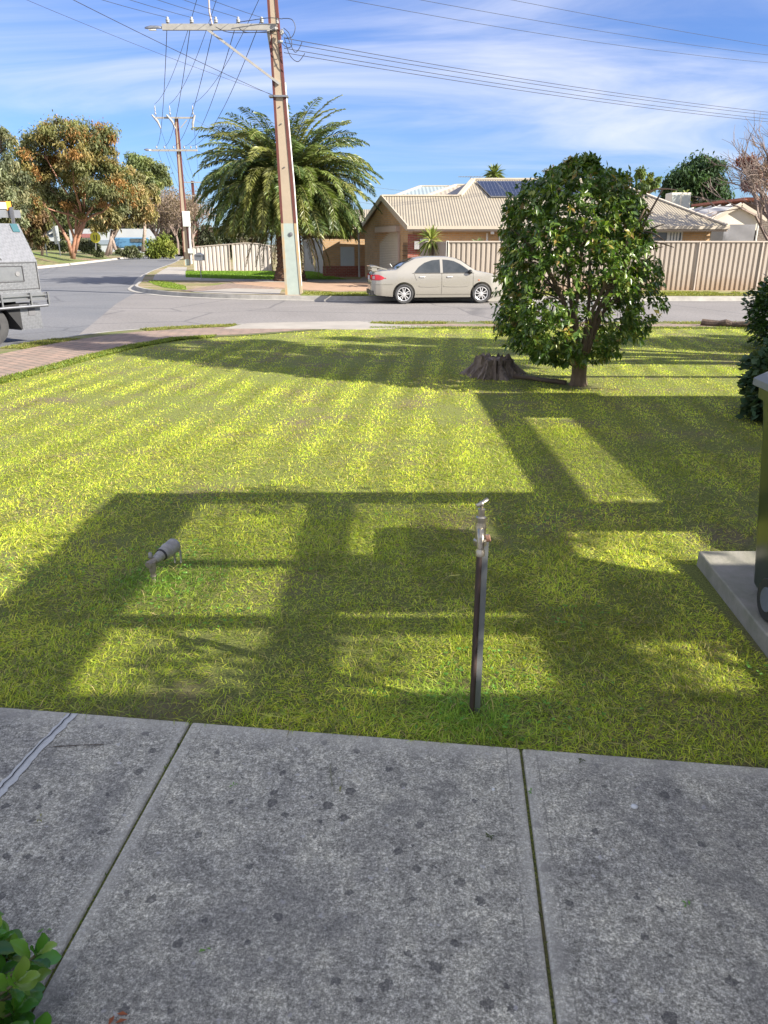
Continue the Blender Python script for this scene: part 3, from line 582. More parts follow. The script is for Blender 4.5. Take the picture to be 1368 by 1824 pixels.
# ---- round evergreen tree
def curve_pts(a,b,bow,n=7):
    a=Vector(a);b=Vector(b); return [a.lerp(b,i/(n-1))+Vector(bow)*math.sin(PI*i/(n-1)) for i in range(n)]
TX,TY=2.50,9.52
TR=thing('round_tree','dome shaped glossy dark green evergreen tree on a short trunk in the lawn','tree',(TX,TY,0))
mb=MB()
n=18; rings=[]
for k,z in((1.35,-.02),(1.12,.04),(1.0,.12),(.98,.25),(1.05,.34)):
    rings.append([Vector((TX+math.cos(a)*.095*k*(1+.14*math.sin(4*a+z)+.07*math.sin(7*a)),TY+math.sin(a)*.095*k*(1+.12*math.sin(4*a)),z)) for a in np.linspace(0,2*PI,n,endpoint=False)])
mb=loftrings(rings); stems=[]
random.seed(5)
for i in range(8):
    a=i*2*PI/8+random.uniform(-.3,.3); r1=random.uniform(.15,.3); r2=random.uniform(.5,.85); z1=random.uniform(.7,.95); z2=random.uniform(1.5,2.3)
    p0=(TX+.05*math.cos(a),TY+.05*math.sin(a),.27); p1=(TX+r1*math.cos(a),TY+r1*math.sin(a),z1); p2=(TX+r2*math.cos(a+.3),TY+r2*math.sin(a+.3),z2)
    pts=curve_pts(p0,p1,(0,0,.05),5)+curve_pts(p1,p2,(.03,.02,.08),6)[1:]; mb.tube(pts,[.036-.029*j/len(pts) for j in range(len(pts))],8); stems.append(pts)
    for q in range(5):
        s_=pts[random.randint(3,len(pts)-2)]; aa=a+random.uniform(-1.3,1.3); e=s_+Vector((math.cos(aa)*random.uniform(.3,.6),math.sin(aa)*random.uniform(.3,.6),random.uniform(-.15,.4)))
        mb.tube(curve_pts(s_,e,(0,0,.04),5),[.014,.012,.010,.008,.005],5)
mb.build('trunk',BARK,TR,smooth=True)
prof_z=.965*np.array([.28,.40,.55,.75,1.0,1.25,1.5,1.75,2.0,2.2,2.4,2.52,2.60]); prof_r=.88*np.array([.25,.62,.86,.98,1.03,1.03,1.0,.95,.90,.84,.70,.48,.10])
shoots=[]
while len(shoots)<2200:
    z=random.uniform(.29,2.6); a=random.uniform(0,2*PI); R0=float(np.interp(z,prof_z,prof_r)); 
    lob=1+.07*math.sin(3*a+z*2.2)+.06*math.sin(5*a-z*3.1)+.05*math.sin(9*a+z*5)
    r=R0*lob*(random.random()**.33)
    x=TX-.18+r*math.cos(a); y=TY+r*math.sin(a)
    # hollow window low in the middle of the crown, where the stems show
    gx=(x-TX+.02)/.36; gz=(z-.95)/.34
    if gx*gx+gz*gz<1 and y<TY+.6 and random.random()<.86: continue
    gx=(x-TX+.45)/.26; gz=(z-1.2)/.25
    if gx*gx+gz*gz<1 and y<TY+.35 and random.random()<.8: continue
    if math.sin(a*6+z*7)*math.sin(z*9+a*2)>.62 and random.random()<.7: continue
    if z<.62 and abs(x-TX)<.15 and random.random()<.5: continue
    if z<.5 and x-TX>.35: continue
    shoots.append((x,y,z,a,r/R0))
P=[];D=[];Ls=[];tn=[]; gold=[]
for x,y,z,a,q in shoots:
    k=random.randint(10,17) if q>.6 else random.randint(5,8); ax=Vector((math.cos(a)*.8,math.sin(a)*.8,random.uniform(-.1,.9))).normalized()
    fresh=random.random()<.14
    for j in range(k):
        th=random.uniform(0,2*PI); o1=ax.orthogonal().normalized(); o2=ax.cross(o1); d=(o1*math.cos(th)+o2*math.sin(th))*random.uniform(.6,1.2)+ax*random.uniform(.1,.7)+Vector((0,0,random.uniform(-.75,.0)))
        s_=random.uniform(0,.11); P.append((x+ax.x*s_,y+ax.y*s_,z+ax.z*s_)); D.append(tuple(d)); Ls.append(random.choice((random.uniform(.045,.08),random.uniform(.06,.11)))); gold.append(fresh)
P=np.array(P);D=np.array(D);Ls=np.array(Ls); n=len(P)
tint=pick(n,[(.075,.14,.024),(.11,.18,.03),(.055,.11,.024),(.17,.22,.04)],.15); g=np.array(gold)&(RNG.random(n)<.7); tint[g]=pick(int(g.sum()),[(.20,.22,.03),(.14,.19,.03),(.30,.20,.06)],.15)
V,F,T=leaves(P,D,Ls,Ls*RNG.uniform(.36,.5,n),tint,fold=.35,droop=.12)
np_mesh('crown',V,F,T,leaf_mat('glossy evergreen leaf',.33,.22,.55,(1.4,1.7,.45)),TR)

# ---- shrubs
def leafy(name,label,cat,c,rad,n,L,pal,matn,fold=.3,up=.2,droop=.1,shell=.35,trunk=None,group=None,wid=(.4,.6),stems=5,zmin=0.02):
    T=thing(name,label,cat,(c[0],c[1],trunk if trunk is not None else 0),0,group)
    u=norm(RNG.normal(size=(n,3))); r=(shell+(1-shell)*RNG.random(n))[:,None]; lob=(1+.12*np.sin(3*u[:,0]*3+u[:,2]*5)+.1*np.sin(u[:,1]*9+1.7))[:,None]
    P=np.array(c)+u*np.array(rad)*r*lob; k=P[:,2]>zmin; P=P[k];u=u[k]; n=len(P)
    D=u+RNG.normal(size=(n,3))*.6+np.array([0,0,up]); Ls=RNG.uniform(.7,1.2,n)*L
    V,F,Tn=leaves(P,D,Ls,Ls*RNG.uniform(*wid,n),pick(n,pal,.15),fold,droop); np_mesh('foliage',V,F,Tn,matn,T)
    mb=MB(); base=Vector((c[0],c[1],trunk if trunk is not None else 0))
    for i in range(stems):
        a=i*2*PI/stems+.3; e=Vector(c)+Vector((math.cos(a)*rad[0]*.6,math.sin(a)*rad[1]*.6,rad[2]*.3)); mb.tube(curve_pts(base+Vector((math.cos(a)*.03,math.sin(a)*.03,0)),e,(0,0,.05),5),[.02,.017,.014,.01,.006],6)
    mb.build('stem',BARK,T,smooth=True); return T
GL=leaf_mat('glossy evergreen leaf'); ML=leaf_mat('matt leaf',.6,.28,.3)
leafy('ivy_shrub','low mound of blue green ivy behind the wheelie bin','shrub',(4.18,7.45,.32),(.46,.62,.52),5200,.085,[(.05,.10,.05),(.07,.13,.07),(.035,.07,.035),(.10,.13,.05)],ML,wid=(.7,.95),shell=.7)
leafy('dark_shrub','dark green round shrub at the far right end of the lawn','shrub',(6.85,12.9,.60),(.62,.8,.66),7000,.09,[(.03,.065,.015),(.05,.10,.02),(.022,.05,.012)],GL,shell=.6)

# corner plant, bottom left: paddle leaves close to the camera
cp=grd(10,1800); PT=thing('corner_shrub','glossy paddle leaved shrub at the bottom left corner of the path','shrub',(-.98,1.12,0))
def paddle(P0,d,L,w,up):
    d=Vector(d).normalized(); up=Vector(up); s=d.cross(up).normalized(); u=s.cross(d); mb=MB(); cols=5; rows_=9; V=[]
    for i in range(rows_):
        q=i/(rows_-1); wd=w*(math.sin(PI*min(1,q**1.45))**.7)*(.5) if 0<q<1 else (.002 if q==0 else .003)
        for j in range(cols):
            e=(j/(cols-1)-.5)*2; V.append(Vector(P0)+d*L*q+s*wd*e+u*(.22*abs(e)**1.5*wd*1.2-.20*L*q*q+.0015*math.sin(q*20+e*3)))
    f=[[i*cols+j,i*cols+j+1,(i+1)*cols+j+1,(i+1)*cols+j] for i in range(rows_-1) for j in range(cols-1)]
    return V,f
random.seed(21); Va=[];Fa=[];Ta=[];n0=0
mbs=MB()
for i in range(120):
    a=random.uniform(0,2*PI); rr=.27*random.random()**.6; c=Vector((-1.05+rr*math.cos(a)*1.0,1.13+rr*math.sin(a)*.95,random.uniform(.06,.30)-rr*.55))
    c.z=max(c.z,.03)
    ax=Vector((math.cos(a)*.5+.25,math.sin(a)*.5,1)).normalized()
    mbs.tube([Vector((-1.04,1.1,0)),(Vector((-1.04,1.1,0))+c)/2+Vector((0,0,.02)),c+ax*.03],[.006,.005,.003],6)
    for j in range(7):
        th=j*2.4+random.uniform(-.3,.3); o1=ax.orthogonal().normalized(); o2=ax.cross(o1); d=(o1*math.cos(th)+o2*math.sin(th))*(.9-.09*j)+ax*(.35+.12*j)
        L=random.uniform(.05,.078)*(1-.05*j); v,f=paddle(c+ax*.006*j,d,L,L*random.uniform(.55,.70),ax)
        Va+= [tuple(p) for p in v]; Fa+=[[k+n0 for k in q] for q in f]; n0+=len(v)
        col=np.array(random.choice([(.07,.21,.02),(.09,.25,.025),(.05,.16,.02),(.14,.30,.03),(.20,.32,.05)]))*random.uniform(.8,1.2)
        Ta+=[tuple(col)]*len(v)
np_mesh('foliage',np.array(Va),np.array(Fa),np.array(Ta),leaf_mat('waxy leaf',.3,.15,.5,(1.3,1.6,.4)),PT,smooth=True)
mbs.build('stem',mat('green stem',(.12,.13,.05),(.10,.08,.04)),PT,smooth=True)

# litter on the path
random.seed(3)
LG=[(415,1398,'green'),(603,1408,'olive'),(872,1492,'moss'),(1224,1612,'green'),(364,1693,'green'),(80,1656,'green'),(70,1458,'olive'),(395,1815,'rust'),(1037,1356,'moss'),(948,1412,'green')]
lab={(415,1398):'small curled green leaf bit on the slab near the lawn edge',(603,1408):'olive clipping at mid slab below the lawn edge',(872,1492):'dark moss scrap left of the right hand path joint',(1224,1612):'bright green speck of leaf on the right slab',(364,1693):'green leaf fleck low on the middle slab',(80,1656):'green leaf scrap on the left slab above the corner shrub',(70,1458):'yellow olive clipping under the sealant strip',(1037,1356):'moss clump by the lawn edge on the right slab',(948,1412):'green blade scrap lying over the right hand joint'}
for px,py,c in LG:
    if c=='rust': px=205
    p=grd(px,py,.004); s=.012 if c!='rust' else .022
    mb=MB(); k=7
    for q in range(3 if c!='moss' else 7):
        a=random.uniform(0,6.3); cc=p+Vector((random.uniform(-s,s)*.5,random.uniform(-s,s)*.5,.001*q))
        mb.add([cc,cc+Vector((math.cos(a)*s*.6-math.sin(a)*s*.25,math.sin(a)*s*.6+math.cos(a)*s*.25,.004)),cc+Vector((math.cos(a)*s*1.3,math.sin(a)*s*1.3,.002)),cc+Vector((math.cos(a)*s*.6+math.sin(a)*s*.25,math.sin(a)*s*.6-math.cos(a)*s*.25,.005))],[[0,1,2,3]])
    cm={'green':(.13,.28,.04),'olive':(.22,.22,.06),'moss':(.07,.09,.025),'rust':(.30,.09,.03)}[c]
    o=mb.build('fallen_leaf',mat('litter '+c,cm)); tag(o,lab.get((px,py),'rust brown dead leaf at the bottom edge near the corner shrub'),'leaf','leaf scraps on the concrete path')
for px,py,r,l in((1130,1437,.011,'white flat pebble on the right slab'),(879,1407,.006,'smaller white pebble left of the right joint')):
    tag(MB().lathe(grd(px,py,0),[(0,0),(r,0),(r*1.02,.002),(r*.7,.005),(0,.006)],n=12).build('pebble',mat('white pebble',(.62,.64,.62),(.5,.52,.5),40,.6),smooth=True),l,'pebble')
for pts,l in((((95,1330),(140,1327),(185,1326)),'thin dark twig lying beside the sealant strip'),((((588,1362),(590,1385),(592,1400))),'dry pale grass stalk on the middle slab')):
    tag(MB().tube([grd(a,b_,.004) for a,b_ in pts],.0014,6).build('twig',mat('twig '+l[:8],(.08,.06,.04) if 'dark' in l else (.22,.22,.13))),l,'twig')

# ============================================================ POLES AND WIRES
STEEL=mat('brown painted steel',(.15,.045,.035),(.10,.035,.03),3,.65,.2,bmp=.1); PCON=mat('tan pole concrete',(.40,.325,.235),(.34,.275,.20),2,.9,bmp=.3)  # even warm tone for the concrete core
PPAINT=mat('pale green paint',(.36,.42,.38),(.30,.35,.32),4,.7); RUSTY=mat('rusty ochre edge',(.42,.26,.10),(.30,.30,.25),3,.8)
ARM=mat('grey timber arm',(.36,.35,.32),(.26,.25,.23),6,.8); PORC=mat('grey porcelain',(.34,.34,.33),(.24,.24,.24),10,.25); PORCB=mat('dark fitting',(.10,.10,.11),(.16,.16,.16),10,.5)
def insul(mb,p,s=1.0,ax=(0,0,1)):
    mb.lathe(p,[(.012*s,-.10*s),(.012*s,0),(.06*s,0),(.065*s,.03*s),(.035*s,.045*s),(.07*s,.06*s),(.06*s,.09*s),(.035*s,.10*s),(.04*s,.15*s),(0,.17*s)],ax,10)
def stobie(loc,h,wb,wt,paint_h,label,lean=(0,0)):
    x,y,z=loc; T=thing('power_pole',label,'power pole',loc)
    t=.12
    def sec(zz): k=zz/h; return x+lean[0]*k,(wb*(1-k)+wt*k)
    def seg(z0,z1,inner,sds=0):
        xa,wa=sec(z0);xb,wb_=sec(z1); v=[]
        mb=MB()
        if inner:
            for (xx,ww,zz) in((xa,wa,z0),(xb,wb_,z1)):
                for sx in(-1,1):
                    for sy in(-1,1): v.append((xx+sx*(ww/2-.075),y+sy*.085,zz))
            mb.add(v,[[0,1,3,2],[4,6,7,5],[0,4,5,1],[2,3,7,6],[0,2,6,4],[1,5,7,3]])
        else:
            for side in(sds,):
                v=[]
                for (xx,ww,zz) in((xa,wa,z0),(xb,wb_,z1)):
                    for q in((0,-.10),(-.08,-.10),(-.08,.10),(0,.10)): v.append((xx+side*(ww/2+q[0]+.0),y+q[1],zz))
                mb.add(v,[[0,1,2,3],[4,7,6,5],[0,4,5,1],[1,5,6,2],[2,6,7,3],[3,7,4,0]])
        return mb
    seg(0,h,True) if False else None
    seg(0,paint_h,True).build('painted_base',PPAINT,T); [seg(0,paint_h,False,sd).build('base_edge',RUSTY,T) for sd in(-1,1)]
    seg(paint_h,h,True).build('concrete_core',PCON,T); [seg(paint_h,h,False,sd).build('steel_channel',STEEL,T) for sd in(-1,1)]
    return T
P1=Vector((-3.19,27.3,0)); PT1=stobie(P1,12.0,.60,.22,2.35,'near steel and concrete power pole with pale painted base beside the palm',lean=(-.42,0))
for zz in(4.1,5.4,5.9,7.1): MB().lathe((P1.x-.42*zz/12,P1.y-.09,zz),[(.022,0),(.022,.03),(0,.032)],(0,-1,0),8).build('bolt',PORCB,PT1)
MB().lathe((P1.x-.02,P1.y-.09,2.0),[(.07,0),(.07,.02),(.03,.03),(0,.03)],(0,-1,0),10).build('bolt',PORCB,PT1)
MB().tube([(P1.x+.27,P1.y-.02,.3),(P1.x+.15,P1.y-.02,3.5),(P1.x-.02,P1.y-.02,6.6)],.028,8).build('white_conduit',mat('white conduit',(.62,.62,.6)),PT1)
ZA=8.12; xa=-6.95; xb=-3.45
MB().box(((xa+xb)/2,P1.y-.14,ZA),(xb-xa+.1,.10,.17)).build('crossarm',ARM,PT1)
MB().beam((-5.6,P1.y-.15,ZA-.05),(-3.38,P1.y-.12,6.55),.07,.07).build('brace',ARM,PT1)
lp=at(268,44,P1.y-.14)
mb=MB(); mb.tube([(xa,P1.y-.14,ZA-.02),(xa-.18,P1.y-.14,ZA),(xa-.42,P1.y-.14,ZA-.01),(xa-.60,P1.y-.14,ZA-.02)],[.03,.055,.075,.03],10,flat=.7); lmp=mb.build('street_light',GALV,PT1,smooth=True)
MB().box((xa-.36,P1.y-.14,ZA-.075),(.22,.09,.03)).build('lamp_glass',mat('lamp glass',(.7,.7,.65),rough=.2),lmp)
INS=[at(px,30,P1.y-.14) for px in(298,341,384,424,466)]
for q in INS:
    mb=MB(); insul(mb,(q.x,q.y,ZA+.12),1.0); mb.build('insulator',PORC,PT1,smooth=True)
INS=[Vector((q.x,q.y,ZA+.26)) for q in INS]
side=[]
MB().beam((P1.x-.46,P1.y-.22,8.0),(P1.x-.40,P1.y+.5,7.0),.08,.10).build('side_arm',ARM,PT1)
for i,(px,py) in enumerate(((494,42),(488,52),(501,62),(497,75),(503,60))):
    q=at(px,py,P1.y-.25); mb=MB(); insul(mb,q,.8,(.9,-.2,.1) if i%2 else (0,0,1)); mb.build('insulator',PORC,PT1,smooth=True); side.append(q)
MB().tube([at(372,0,P1.y-.2),at(373,22,P1.y-.2),at(378,44,P1.y-.2)],.028,8).build('cable_drop',mat('pinkish cable sheath',(.45,.38,.36)),PT1)
# looping jumper cables beside the pole
JB=mat('black cable',(.015,.015,.018),(.03,.03,.03),5,.6)
mb=MB()
for pts in (((503,33),(520,35),(526,50),(520,66),(508,68)),((506,58),(512,66),(524,92),(532,88),(538,75)),((506,66),(516,98),(530,110),(540,100),(543,95)),((384,48),(410,58),(470,58),(492,62)),((424,40),(450,36),(480,32),(503,34)),((426,50),(440,58),(480,56),(490,54)),((500,75),(512,85),(520,80),(515,60),(505,50))):
    P=[at(a,b_,P1.y-.3) for a,b_ in pts]; S=smooth_line([(p.x,p.z) for p in P],6); mb.tube([(a,P1.y-.3,c) for a,c in S],.011,5)
mb.build('jumper_cable',JB,PT1)
MB().box((P1.x-.24,P1.y-.02,6.2),(.62,.30,.05)).build('steel_band',GALV,PT1)
# upper HV crossarm above the frame
MB().box((P1.x-.4,P1.y-.14,11.4),(2.6,.1,.14)).build('crossarm',ARM,PT1)
HV1=[Vector((P1.x-.4+d,P1.y-.14,11.6)) for d in(-1.2,-.5,1.2)]
for q in HV1: mb=MB(); insul(mb,q-Vector((0,0,.15)),1.3); mb.build('insulator',PORC,PT1,smooth=True)

P2=Vector((-16.25,64.5,-.0)); PT2=stobie(P2,10.9,.55,.26,.5,'second power pole with white meter box farther along the street',lean=(0.1,0))
Y2=P2.y-.2
a=at(276,210,Y2);b_=at(345,210,Y2); MB().beam(a,b_,.1,.12).build('crossarm',ARM,PT2)
MB().beam(at(333,214,Y2),at(322,228,Y2),.06,.06).build('brace',ARM,PT2)
HV2=[]
for px in(277,303,344):
    q=at(px,204,Y2); mb=MB(); insul(mb,q,1.1); mb.lathe(q+Vector((0,0,.2)),[(.03,0),(.06,.05),(.03,.1),(.06,.2),(.03,.3),(.04,.4),(0,.42)],n=8); mb.build('insulator',PORC,PT2,smooth=True); HV2.append(q+Vector((0,0,.7)))
    mb=MB(); mb.tube([q+Vector((-.25,-.1,-.05)),q+Vector((.15,-.1,-.5)),q+Vector((.35,-.1,-1.0))] if px!=344 else [q+Vector((.15,-.1,-.05)),q+Vector((-.05,-.1,-.6)),q+Vector((-.1,-.1,-1.1))],[.07,.10,.05],8); mb.build('fuse_switch',mat('white fuse housing',(.36,.36,.35),(.25,.25,.25),3,.4),PT2)
a=at(270,268,Y2);b_=at(352,268,Y2); MB().beam(a,b_,.1,.14).build('crossarm',ARM,PT2)
MB().tube([at(270,268,Y2),at(262,267,Y2),at(257,266.5,Y2)],[.05,.13,.05],8,flat=.6).build('street_light',GALV,PT2,smooth=True)
LV2=[]
for px in(279,293,309,328,340,350):
    q=at(px,264,Y2); mb=MB(); insul(mb,q,1.1); mb.build('insulator',PORC,PT2,smooth=True); LV2.append(q+Vector((0,0,.15)))
q=at(332,390,Y2); MB().box(q,(.52,.35,1.15)).build('white_cabinet',mat('white enamel box',(.62,.66,.62),(.52,.56,.52),2,.5),PT2)
MB().tube([at(333,405,Y2),at(337,440,Y2),at(342,470,Y2)],.09,8).build('white_conduit',mat('white conduit'),PT2) if False else MB().tube([at(337,405,Y2),at(341,470,Y2)],.09,8).build('white_conduit',_mats['white conduit'],PT2)
MB().box(at(340,447,Y2-.2),(.42,.2,.36)).build('meter_box',_mats['white enamel box'],PT2)
# third pole tiny, far away
P3=Vector((-28,118,0)); T=thing('power_pole','tiny distant power pole crossarm showing left of the palm','power pole',P3)
MB().beam(P3,P3+Vector((0,0,10.3)),.35,.3,up=(0,1,0)).build('pole_shaft',STEEL,T); MB().box(P3+Vector((0,-.2,10.1)),(2.6,.12,.14)).build('crossarm',ARM,T); MB().box(P3+Vector((0,-.2,8.3)),(4,.12,.14)).build('crossarm',ARM,T)
# fourth pole across the street on the left behind the camera, carrying the wires that leave the frame
P0=Vector((-14,-3,-.1)); T=thing('power_pole','steel and concrete power pole behind the camera across the street','power pole',P0)
MB().beam(P0,P0+Vector((0,0,12)),.4,.25,up=(0,1,0)).build('pole_shaft',STEEL,T); MB().box(P0+Vector((0,0,8.3)),(3.6,.12,.14)).build('crossarm',ARM,T)
PR=Vector((38,46,0)); T=thing('power_pole','steel and concrete power pole beyond the right edge','power pole',PR)
MB().beam(PR,PR+Vector((0,0,12)),.4,.25,up=(0,1,0)).build('pole_shaft',STEEL,T); MB().box(PR+Vector((0,0,8.3)),(.12,3.6,.14)).build('crossarm',ARM,T)
WIRE=mat('wire',(.03,.03,.035),(.05,.05,.05),3,.5,.3)
def wire(a,b,sag,label,group,r=.011,col=WIRE):
    r*=.75
    a=Vector(a);b=Vector(b); n=28; pts=[a.lerp(b,i/n)-Vector((0,0,4*sag*(i/n)*(1-i/n))) for i in range(n+1)]
    tag(MB().tube(pts,r,5,cap=False).build('overhead_wire',col),label,'wire',group)
ordn=['first','second','third','fourth','fifth','sixth']
for i,(a,b_) in enumerate(zip(INS,LV2)): wire(a,b_,.9,ordn[i]+' from the left of the low wires between the two poles','low voltage wires between the two poles',r=.016)
for i,(a,b_) in enumerate(zip(HV1,HV2)): wire(a,b_,1.0,ordn[i]+' from the left of the high wires running down to the second pole top','high voltage wires between the two poles',r=.016)
for i,a in enumerate(INS): wire(a,P0+Vector((-1.6+.8*i,0,8.5)),1.0,ordn[i]+' from the left of the wires leaving the near crossarm towards upper left','wires leaving the near crossarm to the upper left',r=.009)
wire(at(490,172,P1.y-.1),P0+Vector((-1,0,9.4)),.5,'single service wire from the pole band to the upper left corner','service wires on the near pole',r=.010)
wire(at(490,170,P1.y-.1),P0+Vector((-3,3,9.6)),.7,'thin faint service wire above the pole band','service wires on the near pole',r=.006)
for i,(py,ty) in enumerate(((68,200),(76,205),(86,212),(94,217))):
    a=at(506,py,P1.y-.2); b_=at(1368,ty,40); d=(b_-a); e=a+d*1.75; e.z=8.3-.15*i; 
    # endpoint at the right hand pole, sag chosen to pass the frame edge at its height
    k=1/1.75; zmid=a.z+(e.z-a.z)*k; sag=(zmid-b_.z)/(4*k*(1-k)); wire(a,e,sag,ordn[i]+' from the top of the four lower wires sagging to the right','low wires from the near pole to the right',r=.013)
for i,(px,py,ty) in enumerate(((490,-25,112),(500,-48,98),(540,-75,82))):
    a=at(px,py,P1.y-.14); b_=at(1368,ty,40); d=(b_-a); e=a+d*1.75; e.z=11.2; k=1/1.75; zmid=a.z+(e.z-a.z)*k; sag=(zmid-b_.z)/(4*k*(1-k)); wire(a,e,sag,ordn[i]+' from the bottom of the three upper wires crossing the sky to the right','upper wires from the near pole to the right',r=.010)
for i,(a,b_) in enumerate(zip(LV2[:4],((-30,118,8.5),(-29,118,8.5),(-27.4,118,8.5),(-26.5,118,8.5)))): wire(a,b_,1.2,ordn[i]+' from the left of the wires between the second and the distant pole','wires beyond the second pole',r=.016)
for i,q in enumerate(HV2): wire(q-Vector((0,0,.6)),(-29+i,118,10.3),1.2,ordn[i]+' from the left of the high wires beyond the second pole','high wires beyond the second pole',r=.016)
wire(at(345,212,Y2),(2,70,6),1.0,'service wire from the second pole passing behind the palm','service wires on the second pole',r=.012)
wire(at(350,268,Y2),(1,66,4.5),.6,'lower service wire from the second pole passing behind the palm','service wires on the second pole',r=.012)

# ============================================================ DATE PALM
PX,PY=-4.55,37.6
PA=thing('date_palm','large feathery date palm with a thick scaly trunk beside the near power pole','palm',(PX,PY,0))
def palm_trunk(c,r,h,mt,parent):
    n=22; mb=MB(); rings=[]
    rows_=int(h/.17)
    for j in range(rows_*2+1):
        z=j*.085; fl=1.25-.35*min(1,z/.8)+(.30*max(0,(z-h*.62)/(h*.38))); off_=(j//2%2)*PI/n*2
        rings.append([Vector((c[0]+math.cos(a)*r*fl*(1+(.13 if (k+(j//2))%2==0 else -.06)*(1 if j%2 else .25)),c[1]+math.sin(a)*r*fl*(1+(.13 if (k+(j//2))%2==0 else -.06)*(1 if j%2 else .25)),z)) for k,a in enumerate(np.linspace(0,2*PI,n,endpoint=False))])
    return loftrings(rings).build('trunk',mt,parent)
palm_trunk((PX,PY),.62,3.7,mat('palm boots',(.20,.12,.075),(.085,.05,.035),5,.95,bmp=.9,bscale=12,bdist=.05),PA)
def palm_crown(c,nf,Lf,elev_rng,leafL,leafW,pal,name,parent,mt,nl=64,seed=1,sag=1.0,floor=-9):
    rg=random.Random(seed); PP=[];DD=[];LL_=[];WW=[];TT=[]; rach=MB()
    for i in range(nf):
        az=i*2.39996+rg.uniform(-.15,.15); el=R(elev_rng[0]+(elev_rng[1]-elev_rng[0])*((i+.5)/nf)**.85+rg.uniform(-6,6)); L=Lf*rg.uniform(.86,1.08)*(1-.12*(i/nf))
        sg=sag*rg.uniform(.75,1.25)*R(95)*(.75+.25*math.cos(el)) if el>-.2 else R(38)
        p=Vector((c[0]+math.cos(az)*.28,c[1]+math.sin(az)*.28,c[2]+.25*math.sin(el))); pts=[p.copy()]; dirs=[]
        ns=nl; twist=rg.uniform(-.35,.35)
        colf=np.array(rg.choice(pal))*rg.uniform(.85,1.15)
        for k in range(ns):
            q=(k+.5)/ns; e=el-sg*q**1.5; a2=az+twist*q*q*.6; d=Vector((math.cos(a2)*math.cos(e),math.sin(a2)*math.cos(e),math.sin(e))); dirs.append(d); p=p+d*(L/ns); pts.append(p.copy())
        nv=next((i_ for i_,p_ in enumerate(pts) if p_.z<floor),len(pts)); full=pts; pts=pts[:max(nv,8)]
        rach.tube(pts[::6]+[pts[-1]],[.04*(1-.9*j/(len(pts[::6])))+.004 for j in range(len(pts[::6])+1)],4)
        tw=rg.uniform(-.5,.5); pts=full
        for k in range(4,ns):
            q=k/ns; d=dirs[k]; hs=d.cross(Vector((0,0,1))); 
            if hs.length<1e-3: hs=Vector((1,0,0))
            hs.normalize(); up=hs.cross(d).normalized(); hs=(hs*math.cos(tw)+up*math.sin(tw)); up=hs.cross(d).normalized()
            ll=leafL*(math.sin(PI*min(1,.12+q*.86))**.55)*(1.05-.2*q)
            if pts[k].z<floor+rg.uniform(-.25,.35): break
            for s_ in(-1,1):
                dd=hs*s_*rg.uniform(.8,1.0)+d*rg.uniform(.55,.85)+up*rg.uniform(.0,.40)+Vector((0,0,-.20)); PP.append(tuple(pts[k])); DD.append(tuple(dd)); LL_.append(ll*rg.uniform(.85,1.1)); WW.append(leafW); TT.append(tuple(colf*rg.uniform(.8,1.2)))
    V,F,T=leaves(np.array(PP),np.array(DD),np.array(LL_),np.array(WW),np.array(TT),fold=.5,droop=.18)
    o=np_mesh(name,V,F,T,mt,parent); rach.build(name+'_ribs',mat('frond rib',(.20,.20,.06),(.14,.15,.05)),parent); return o
PLM=leaf_mat('palm leaflet',.40,.22,.5,(1.3,1.5,.5))
palm_crown((PX,PY,3.85),310,4.7,(80,-26),.58,.058,[(.10,.145,.04),(.14,.18,.045),(.08,.12,.04),(.20,.21,.06),(.07,.10,.035)],'fronds',PA,PLM,nl=76,sag=1.02,floor=2.0)
palm_crown((PX,PY,3.6),14,3.6,(-38,-62),.40,.035,[(.26,.18,.10),(.20,.14,.08)],'dead_fronds',PA,PLM,nl=36,seed=4,sag=.4)
# small far fan palm, yucca, agave
def rosette(name,label,cat,c,n,L,w,pal,trunk_h=0,elev=(80,-20),trunk_r=.08,group=None):
    T=thing(name,label,cat,(c[0],c[1],c[2]-trunk_h),0,group); PP=[];DD=[];W_=[];L_=[]
    for i in range(n):
        az=i*2.4; el=R(elev[0]+(elev[1]-elev[0])*(i/n)+random.uniform(-8,8)); PP.append(c); DD.append((math.cos(az)*math.cos(el),math.sin(az)*math.cos(el),math.sin(el))); L_.append(L*random.uniform(.8,1.1)); W_.append(w)
    V,F,Tn=leaves(np.array(PP,float),np.array(DD),np.array(L_),np.array(W_),pick(n,pal,.12),.4,.25); np_mesh('foliage',V,F,Tn,ML,T)
    if trunk_h>0: MB().tube([(c[0],c[1],c[2]-trunk_h),(c[0]+.03,c[1],c[2]-trunk_h*.5),c],[trunk_r*1.2,trunk_r,trunk_r],8).build('trunk',BARK,T,smooth=True)
    return T
yc=at(768,428,31.2); rosette('yucca','spiky yellow green yucca behind the parked sedan at the fence end','yucca',tuple(yc),90,.85,.07,[(.20,.25,.06),(.13,.19,.04),(.28,.28,.09)],yc.z,(85,-50),.09)
ag=at(853,430,31.0); rosette('agave','small blue green spiky plant peeping over the fence','agave',tuple(ag-Vector((0,0,.15))),40,.45,.05,[(.16,.24,.12),(.22,.30,.16)],ag.z-.15,(80,5),.05)
fp=at(880,312,75); T=rosette('fan_palm','distant fan palm showing over the ridge of the cream roof','palm',tuple(fp),60,1.35,.28,[(.12,.16,.05),(.17,.2,.08)],fp.z,(88,-40),.18)

